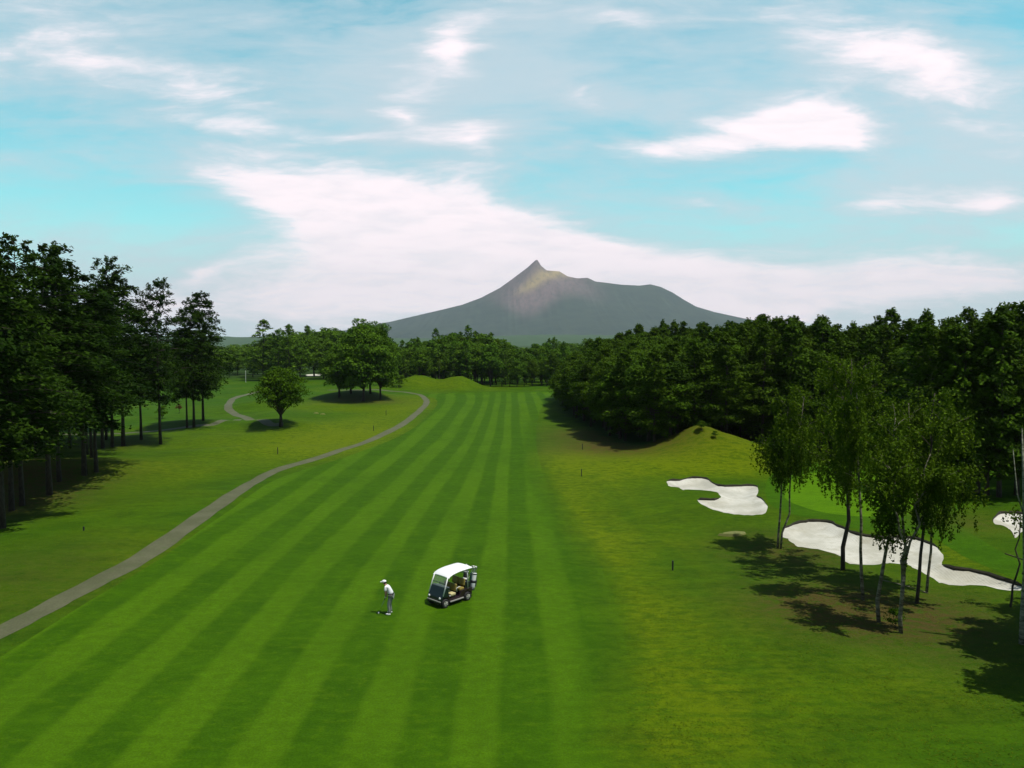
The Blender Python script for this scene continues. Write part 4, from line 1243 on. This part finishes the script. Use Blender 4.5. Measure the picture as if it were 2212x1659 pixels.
def golfer():
    p = at(*fromS(1141, 1799))
    g = empty('person', (p.x, p.y, gz(p.x, p.y) + .010), PI - .10)
    tag(g, 'golfer in white cap, white shirt and grey trousers bowing over the club on the fairway', 'person')
    V = []; E = []; R = []
    def add(v, r, par=None):
        V.append(v); R.append(r); 
        if par is not None: E.append((par, len(V) - 1))
        return len(V) - 1
    pel = add((-.09, 0, .93), (.115, .135))
    wa = add((-.075, 0, 1.06), (.10, .125), pel)
    ch = add((.03, 0, 1.24), (.115, .15), wa)
    up = add((.115, 0, 1.37), (.095, .13), ch)
    nk = add((.185, 0, 1.455), (.055, .055), up)
    hd0 = add((.215, 0, 1.50), (.065, .062), nk)
    hd = add((.255, 0, 1.555), (.095, .078), hd0)
    add((.285, 0, 1.615), (.070, .066), hd)
    hip = {}; hand = {}
    for s in (-1, 1):
        h = add((-.085, s * .095, .87), .095, pel)
        k_ = add((.005, s * .125, .48), .062, h)
        an = add((-.045, s * .15, .09), .042, k_)
        add((.05, s * .16, .045), .040, an)
        sh = add((.13, s * .165, 1.365), .060, up)
        el = add((.155, s * .175, 1.10), .042, sh)
        wr = add((.165, s * .055, .875), .028, el)
        pl = add((.18, s * .028, .80 + (.035 if s > 0 else -.035)), (.034, .022), wr)
        zz = V[pl][2]
        for k in range(4):
            kz = zz + .022 - .018 * k
            f1 = add((.205, s * .030, kz - .01), .009, pl); f2 = add((.222 - .002 * k, s * .006, kz - .018), .0085, f1); add((.206, -s * .014, kz - .020), .008, f2)
        t1 = add((.172, s * .002, zz + .022), .010, pl); add((.196, -s * .012, zz - .008), .009, t1)
    body = skin_obj('body', V, E, R, M['skin'], g)
    # face: nose, eyes, ears on the head
    fc = MB(); fc.ball((.352, 0, 1.545), .016, 8, 6, (1, .8, 1.4))
    for s in (-1, 1): fc.ball((.262, s * .084, 1.55), .022, 8, 6, (.7, .4, 1.2))
    fc.build('face_features', M['skin'], g, smooth=True)
    ey = MB()
    for s in (-1, 1): ey.ball((.340, s * .030, 1.565), .009, 6, 4)
    ey.ball((.338, 0, 1.505), .016, 8, 4, (.4, 1.2, .3))
    ey.build('eyes', M['hair'], g, smooth=True)
    MB().ball((.222, 0, 1.565), .098, 14, 10, (.95, .88, 1.0)).build('hair', M['hair'], g, smooth=True)
    cp_ = MB(); cp_.ball((.250, 0, 1.605), .104, 16, 10, (1.08, .90, .72))
    cp_.add([(.29, -.085, 1.60), (.42, -.075, 1.575), (.455, 0, 1.575), (.42, .075, 1.575), (.29, .085, 1.60), (.29, -.08, 1.615), (.41, -.07, 1.588), (.44, 0, 1.590), (.41, .07, 1.588), (.29, .08, 1.615)],
            [(0, 1, 2, 3, 4), (9, 8, 7, 6, 5), (0, 5, 6, 1), (1, 6, 7, 2), (2, 7, 8, 3), (3, 8, 9, 4)])
    cp_.build('cap', M['white'], g, smooth=True)
    # shirt
    V = []; E = []; R = []
    a = add((-.085, 0, .985), (.138, .150)); b = add((-.07, 0, 1.07), (.132, .148), a); c = add((.03, 0, 1.245), (.142, .168), b); d = add((.118, 0, 1.375), (.108, .142), c); add((.165, 0, 1.43), .070, d)
    for s in (-1, 1):
        sh = add((.135, s * .172, 1.365), .074, d); add((.15, s * .182, 1.17), .066, sh)
    skin_obj('shirt', V, E, R, M['shirt'], g)
    V = []; E = []; R = []
    a = add((-.09, 0, .945), (.130, .148))
    for s in (-1, 1):
        h = add((-.085, s * .095, .86), .112, a); k_ = add((.005, s * .125, .48), .082, h); k2 = add((-.025, s * .14, .25), .068, k_); add((-.045, s * .15, .085), .060, k2)
    skin_obj('trousers', V, E, R, M['trousers'], g)
    MB().tube([(-.088, 0, .975), (-.082, 0, 1.01)], .150, 18).build('belt', M['belt'], g, smooth=True)
    for s in (-1, 1):
        MB().ball((.02, s * .158, .045), .06, 12, 8, (2.1, .85, .75)).build('shoe', M['white'], g, smooth=True)
    MB().ball((.185, .030, .838), .046, 10, 8, (.9, .8, 1.1)).build('glove', M['white'], g, smooth=True)
    # club is held, so it is its own thing
    mw = Matrix.Translation(g.location) @ Matrix.Rotation(g.rotation_euler[2], 4, 'Z')
    top = mw @ Vector((.16, 0, .90)); bot = mw @ Vector((.52, 0, .03))
    c_ = empty('golf_club', bot, g.rotation_euler[2]); tag(c_, 'golf club held by the golfer with its pale head on the grass', 'golf club')
    inv = c_.matrix_basis
    loc = Vector((-.36, 0, .87))
    MB().tube([(0, 0, 0), loc * .72], .009, 6).build('shaft', M['steel'], c_, smooth=True)
    MB().tube([loc * .72, loc], .015, 8).build('grip', M['bagblack'], c_, smooth=True)
    MB().ball((.01, .04, .02), .05, 10, 8, (.7, 1.3, .75)).build('club_head', M['white'], c_, smooth=True)
golfer()

# ---- distance stakes
def stake(dx, dy0, dy1, lab, col='post'):
    p = at(dx, dy1); h_ = z_at(p.y, dy0) - p.z
    r = empty('marker_stake', (p.x, p.y, p.z)); tag(r, lab, 'stake', 'marker stakes in the rough')
    MB().box((0, 0, h_ * .45), (.085, .085, h_ * .9 + .1)).build('shaft', M[col], r, bevel=.01)
    MB().box((0, 0, h_ * .95), (.085, .085, h_ * .1 + .02), taper=.45).build('tip', M[col], r)
stake(1453, 1211, 1232, 'black stake in the right rough below the forked bunker')
stake(1256, 1013, 1029, 'black stake in the right rough level with the birch tops')
stake(1258, 958, 971, 'black stake in the right rough closest to the dark wood')
stake(600, 966, 981, 'black stake left of the path, right below the small round tree')
stake(807, 919, 931, 'thin black stake by the path where it straightens')
stake(834, 886, 897, 'farthest black stake, near the path bend')
stake(181, 1138, 1146, 'tiny dark marker on the grass below the left stand')
# ---- flag on the far green
p = at(531, 826); h_ = z_at(p.y, 802) - p.z
r = empty('flagstick', (p.x, p.y, p.z)); tag(r, 'white pole standing on the far green at the left', 'flagstick')
MB().tube([(0, 0, -.1), (0, 0, h_)], .05, 8).build('pole', M['white'], r)
MB().ball((0, 0, h_ + .05), .11, 8, 6).build('knob', M['white'], r)
# ---- flat stone
p = at(1584, 1155)
st = MB(); n = 11
pts = [((1 + .25 * math.sin(k * 2.3)) * 1.0 * math.cos(2 * PI * k / n), (1 + .2 * math.cos(k * 1.7)) * .45 * math.sin(2 * PI * k / n)) for k in range(n)]
st.add([(x, y, -.08) for x, y in pts] + [(x * .85, y * .8, .13 + .06 * math.sin(i)) for i, (x, y) in enumerate(pts)], [tuple(range(n))[::-1], tuple(range(n, 2 * n))] + [(i, (i + 1) % n, n + (i + 1) % n, n + i) for i in range(n)])
o = st.build('flat_stone', M['stone'], bevel=.03); o.location = p; tag(o, 'pale flat stone in the grass below the forked bunker', 'stone')
for k, (dx, dy) in enumerate(((683, 893), (697, 895))):
    p = at(dx, dy); s_ = MB().ball((0, 0, 0), .38, 9, 6, (1.3, .8, .45)).build('flat_stone', M['stone']); s_.location = p
    tag(s_, ('left', 'right')[k] + ' one of two small pale stones in the rough below the tree clump', 'stone', 'small stones below the clump')
# ---- bracing poles tied between trunks
def brace(a, b, lab, r_=.028):
    c = (a + b) / 2
    o = MB().tube([a - c, (b - a) * .02 + Vector((0, 0, .01)), b - c], r_, 6).build('bracing_pole', M['birch'], smooth=True); o.location = c
    tag(o, lab, 'pole')
a, b = at(1905, 1275), at(1965, 1290); c = at(2004, 1300)
a.z += .55; b.z += .55; c.z += .45
brace(a, b, 'thin pole tied low across the trunks left of the forked birch')
brace(b, c, 'thin pole tied low between the forked birch and the rightmost birch')
a = at(2166, 1311); b = at(2212, 1320); a.z += 2.7; b.z += 2.5
brace(a, b, 'short pale crossbar between the slender tree and the dead trunk', .035)
#@@LIGHT
# ------------------------------------------------------------------ light, sky, haze, camera
SUN_EL = rad(69)
sd = Vector((.88, -.42, 0)).normalized()        # horizontal direction towards the sun
sun_dir = Vector((sd.x * math.cos(SUN_EL), sd.y * math.cos(SUN_EL), math.sin(SUN_EL)))
L = bpy.data.lights.new('sun', 'SUN'); L.energy = 4.8; L.angle = rad(.55); L.color = (1, .96, .88)
lo = bpy.data.objects.new('sun', L); COL.objects.link(lo)
lo.rotation_euler = sun_dir.to_track_quat('Z', 'Y').to_euler()

w = bpy.data.worlds.new('World'); S.world = w; w.use_nodes = True
nt = w.node_tree; nt.nodes.clear()
out = nt.nodes.new('ShaderNodeOutputWorld'); bg = nt.nodes.new('ShaderNodeBackground')
nt.links.new(bg.outputs[0], out.inputs[0])
bg.inputs['Strength'].default_value = .082
sky = N(nt, 'ShaderNodeTexSky', sky_type='NISHITA'); sky.sun_disc = False
sky.sun_elevation = SUN_EL; sky.sun_rotation = math.atan2(sun_dir.x, sun_dir.y)
sky.altitude = 200; sky.air_density = 1.0; sky.dust_density = .6; sky.ozone_density = 1.2
tc = N(nt, 'ShaderNodeTexCoord').outputs['Generated']
sx = N(nt, 'ShaderNodeSeparateXYZ'); lk(nt, tc, sx, 0)
yy = math_(nt, 'MAXIMUM', sx.outputs[1], .08)
u = math_(nt, 'DIVIDE', sx.outputs[0], yy); v = math_(nt, 'DIVIDE', sx.outputs[2], yy)
cb = N(nt, 'ShaderNodeCombineXYZ'); lk(nt, u, cb, 0); lk(nt, v, cb, 1)
uvv = cb.outputs[0]
def uvD(x, y):
    d = ray(x, y); return d.x / d.y, d.z / d.y
# warp
wn = N(nt, 'ShaderNodeTexNoise'); wn.inputs['Scale'].default_value = 3.2; wn.inputs['Detail'].default_value = 5; wn.inputs['Roughness'].default_value = .55
lk(nt, mapping(nt, uvv, rot=(0, 0, rad(6)), sc=(.8, 3.0, 1)), wn, 'Vector')
vs_ = N(nt, 'ShaderNodeVectorMath', operation='SUBTRACT'); lk(nt, wn.outputs['Color'], vs_, 0); vs_.inputs[1].default_value = (.5, .5, .5)
vm = N(nt, 'ShaderNodeVectorMath', operation='MULTIPLY'); lk(nt, vs_.outputs[0], vm, 0); vm.inputs[1].default_value = (.20, .050, 0)
va = N(nt, 'ShaderNodeVectorMath', operation='ADD'); lk(nt, uvv, va, 0); lk(nt, vm.outputs[0], va, 1)
wuv = va.outputs[0]
# cloud masses: (column, row, half width, half height, tilt in degrees clockwise, weight)
CLD = [(900,500,430,120,10,1.2),(1080,520,480,110,12,1.0),(640,420,300,75,12,.75),(1250,590,620,80,4,1.0),(800,590,520,90,4,.7),(1900,600,700,90,0,.85),(1100,660,1500,70,0,.5),
       (1650,275,240,66,-10,1.0),(1720,240,120,60,0,.5),(1810,305,150,60,14,.8),(1850,110,560,110,12,.45),(2080,190,420,160,25,.42),(1880,440,250,40,-3,.55),(2150,430,200,60,-10,.45),
       (220,120,760,150,6,.40),(480,195,260,60,10,.36),(100,60,300,90,0,.2),(980,110,210,80,-25,.52),(1000,60,130,60,-30,.25),(900,250,120,70,40,.65),(1030,310,100,90,70,.6),(1350,60,240,50,15,.45),
       (1250,190,130,70,0,.45),(560,270,260,30,4,.4),(60,360,200,34,8,.35),(1400,330,260,40,-8,.45),(300,680,600,70,0,.35),(1500,440,200,30,8,.3),(760,290,150,22,0,.4),(470,590,150,20,-14,.35)]
acc = None
for (cx, cy, rx, ry, tilt, wt) in CLD:
    cu, cv = uvD(cx, cy)
    m_ = mapping(nt, wuv, loc=(cu, cv, 0), rot=(0, 0, -rad(tilt)), sc=(rx / F * 1.6, ry / F * 1.65, 1), typ='TEXTURE')
    gt = N(nt, 'ShaderNodeTexGradient', gradient_type='QUADRATIC_SPHERE'); lk(nt, m_, gt, 'Vector')
    q = math_(nt, 'MULTIPLY', gt.outputs['Fac'], wt * 1.35)
    acc = q if acc is None else math_(nt, 'ADD', acc, q)
fb = noise(nt, 4.5, 8, .62, mapping(nt, wuv, rot=(0, 0, rad(8)), sc=(.75, 3.3, 1)), .25)
fb2 = noise(nt, 15, 6, .65, mapping(nt, wuv, rot=(0, 0, rad(-10)), sc=(.7, 3.4, 1)), .2)
dens = math_(nt, 'ADD', acc, math_(nt, 'MULTIPLY', math_(nt, 'SUBTRACT', fb, .5), 1.9))
dens = math_(nt, 'ADD', dens, math_(nt, 'MULTIPLY', math_(nt, 'SUBTRACT', fb2, .5), .50))
cov = mrange(nt, dens, -.50, 1.20)
front = mrange(nt, sx.outputs[1], .10, .35)
cov = math_(nt, 'MULTIPLY', cov, front)
cov = math_(nt, 'MULTIPLY', cov, .97)
# clear sky tint
fr2 = math_(nt, 'MULTIPLY', front, mrange(nt, sx.outputs[2], .75, .5))
tint = mix(nt, fr2, sky.outputs[0], mix(nt, 1.0, sky.outputs[0], (1.10, 2.72, 2.10), 'MULTIPLY'))
thick = mrange(nt, dens, .30, 1.0)
thick = math_(nt, 'MULTIPLY', thick, mrange(nt, fb2, .3, .62, .72, 1))
cc = mix(nt, thick, (7.6, 8.9, 9.8), (15.2, 13.2, 13.7))
low = math_(nt, 'MULTIPLY', mrange(nt, v, .20, .02), .8)
tint = mix(nt, math_(nt, 'MULTIPLY', low, front), tint, (8.6, 9.0, 10.4))
vac = None
for (cx, cy, rx, ry, tilt, wt) in [(230,120,800,200,6,.85),(1800,150,800,210,8,.95),(1000,130,380,220,-20,.75),(1000,330,420,130,30,.7),(1750,450,650,110,-4,.7),(500,640,800,170,0,.8),(2150,330,330,260,20,.7),(1350,230,300,160,10,.55),(520,370,420,70,8,.6),(60,360,300,60,8,.4)]:
    cu, cv = uvD(cx, cy)
    m_ = mapping(nt, wuv, loc=(cu, cv, 0), rot=(0, 0, -rad(tilt)), sc=(rx / F * 1.3, ry / F * 1.3, 1), typ='TEXTURE')
    gt = N(nt, 'ShaderNodeTexGradient', gradient_type='SPHERICAL'); lk(nt, m_, gt, 'Vector')
    q = math_(nt, 'MULTIPLY', gt.outputs['Fac'], wt)
    vac = q if vac is None else math_(nt, 'ADD', vac, q)
vn = math_(nt, 'ADD', math_(nt, 'MULTIPLY', math_(nt, 'SUBTRACT', fb, .5), 1.5), math_(nt, 'MULTIPLY', math_(nt, 'SUBTRACT', fb2, .5), .9))
veil = math_(nt, 'MULTIPLY', mrange(nt, math_(nt, 'ADD', vac, vn), .10, 1.2), math_(nt, 'MULTIPLY', front, .62))
tint = mix(nt, veil, tint, (8.6, 9.6, 10.4))
fin = mix(nt, cov, tint, cc)
lk(nt, fin, bg, 'Color')

# haze: one closed box round camera and scene
hb = MB()
hb.box((0, 4200, 620), (30000, 22000, 1250))
hz = bpy.data.materials.new('haze_air'); hz.use_nodes = True; n2 = hz.node_tree; n2.nodes.clear()
oo = n2.nodes.new('ShaderNodeOutputMaterial'); pv = n2.nodes.new('ShaderNodeVolumePrincipled')
pv.inputs['Color'].default_value = (.80, .90, .98, 1); pv.inputs['Density'].default_value = 4.2e-5; pv.inputs['Anisotropy'].default_value = .0
n2.links.new(pv.outputs[0], oo.inputs['Volume'])
ho = hb.build('haze', hz); tag(ho, 'thin pale haze in the air before the mountain', 'haze', kind='stuff')
ho.display_type = 'WIRE'

cam = bpy.data.cameras.new('camera'); co = bpy.data.objects.new('camera', cam); COL.objects.link(co)
co.location = (0, 0, H); co.rotation_euler = (PI / 2 - PITCH, 0, 0)
cam.sensor_fit = 'HORIZONTAL'; cam.sensor_width = 36; cam.lens = 36 * F / 2212; cam.clip_start = .5; cam.clip_end = 40000
S.camera = co
S.render.engine = 'CYCLES'
S.render.resolution_x = 1024; S.render.resolution_y = 768
S.cycles.max_bounces = 6; S.cycles.transparent_max_bounces = 8; S.cycles.volume_bounces = 0
S.view_settings.view_transform = 'Standard'; S.view_settings.look = 'None'
S.view_settings.exposure = 0; S.view_settings.gamma = 1; S.view_settings.use_curve_mapping = False
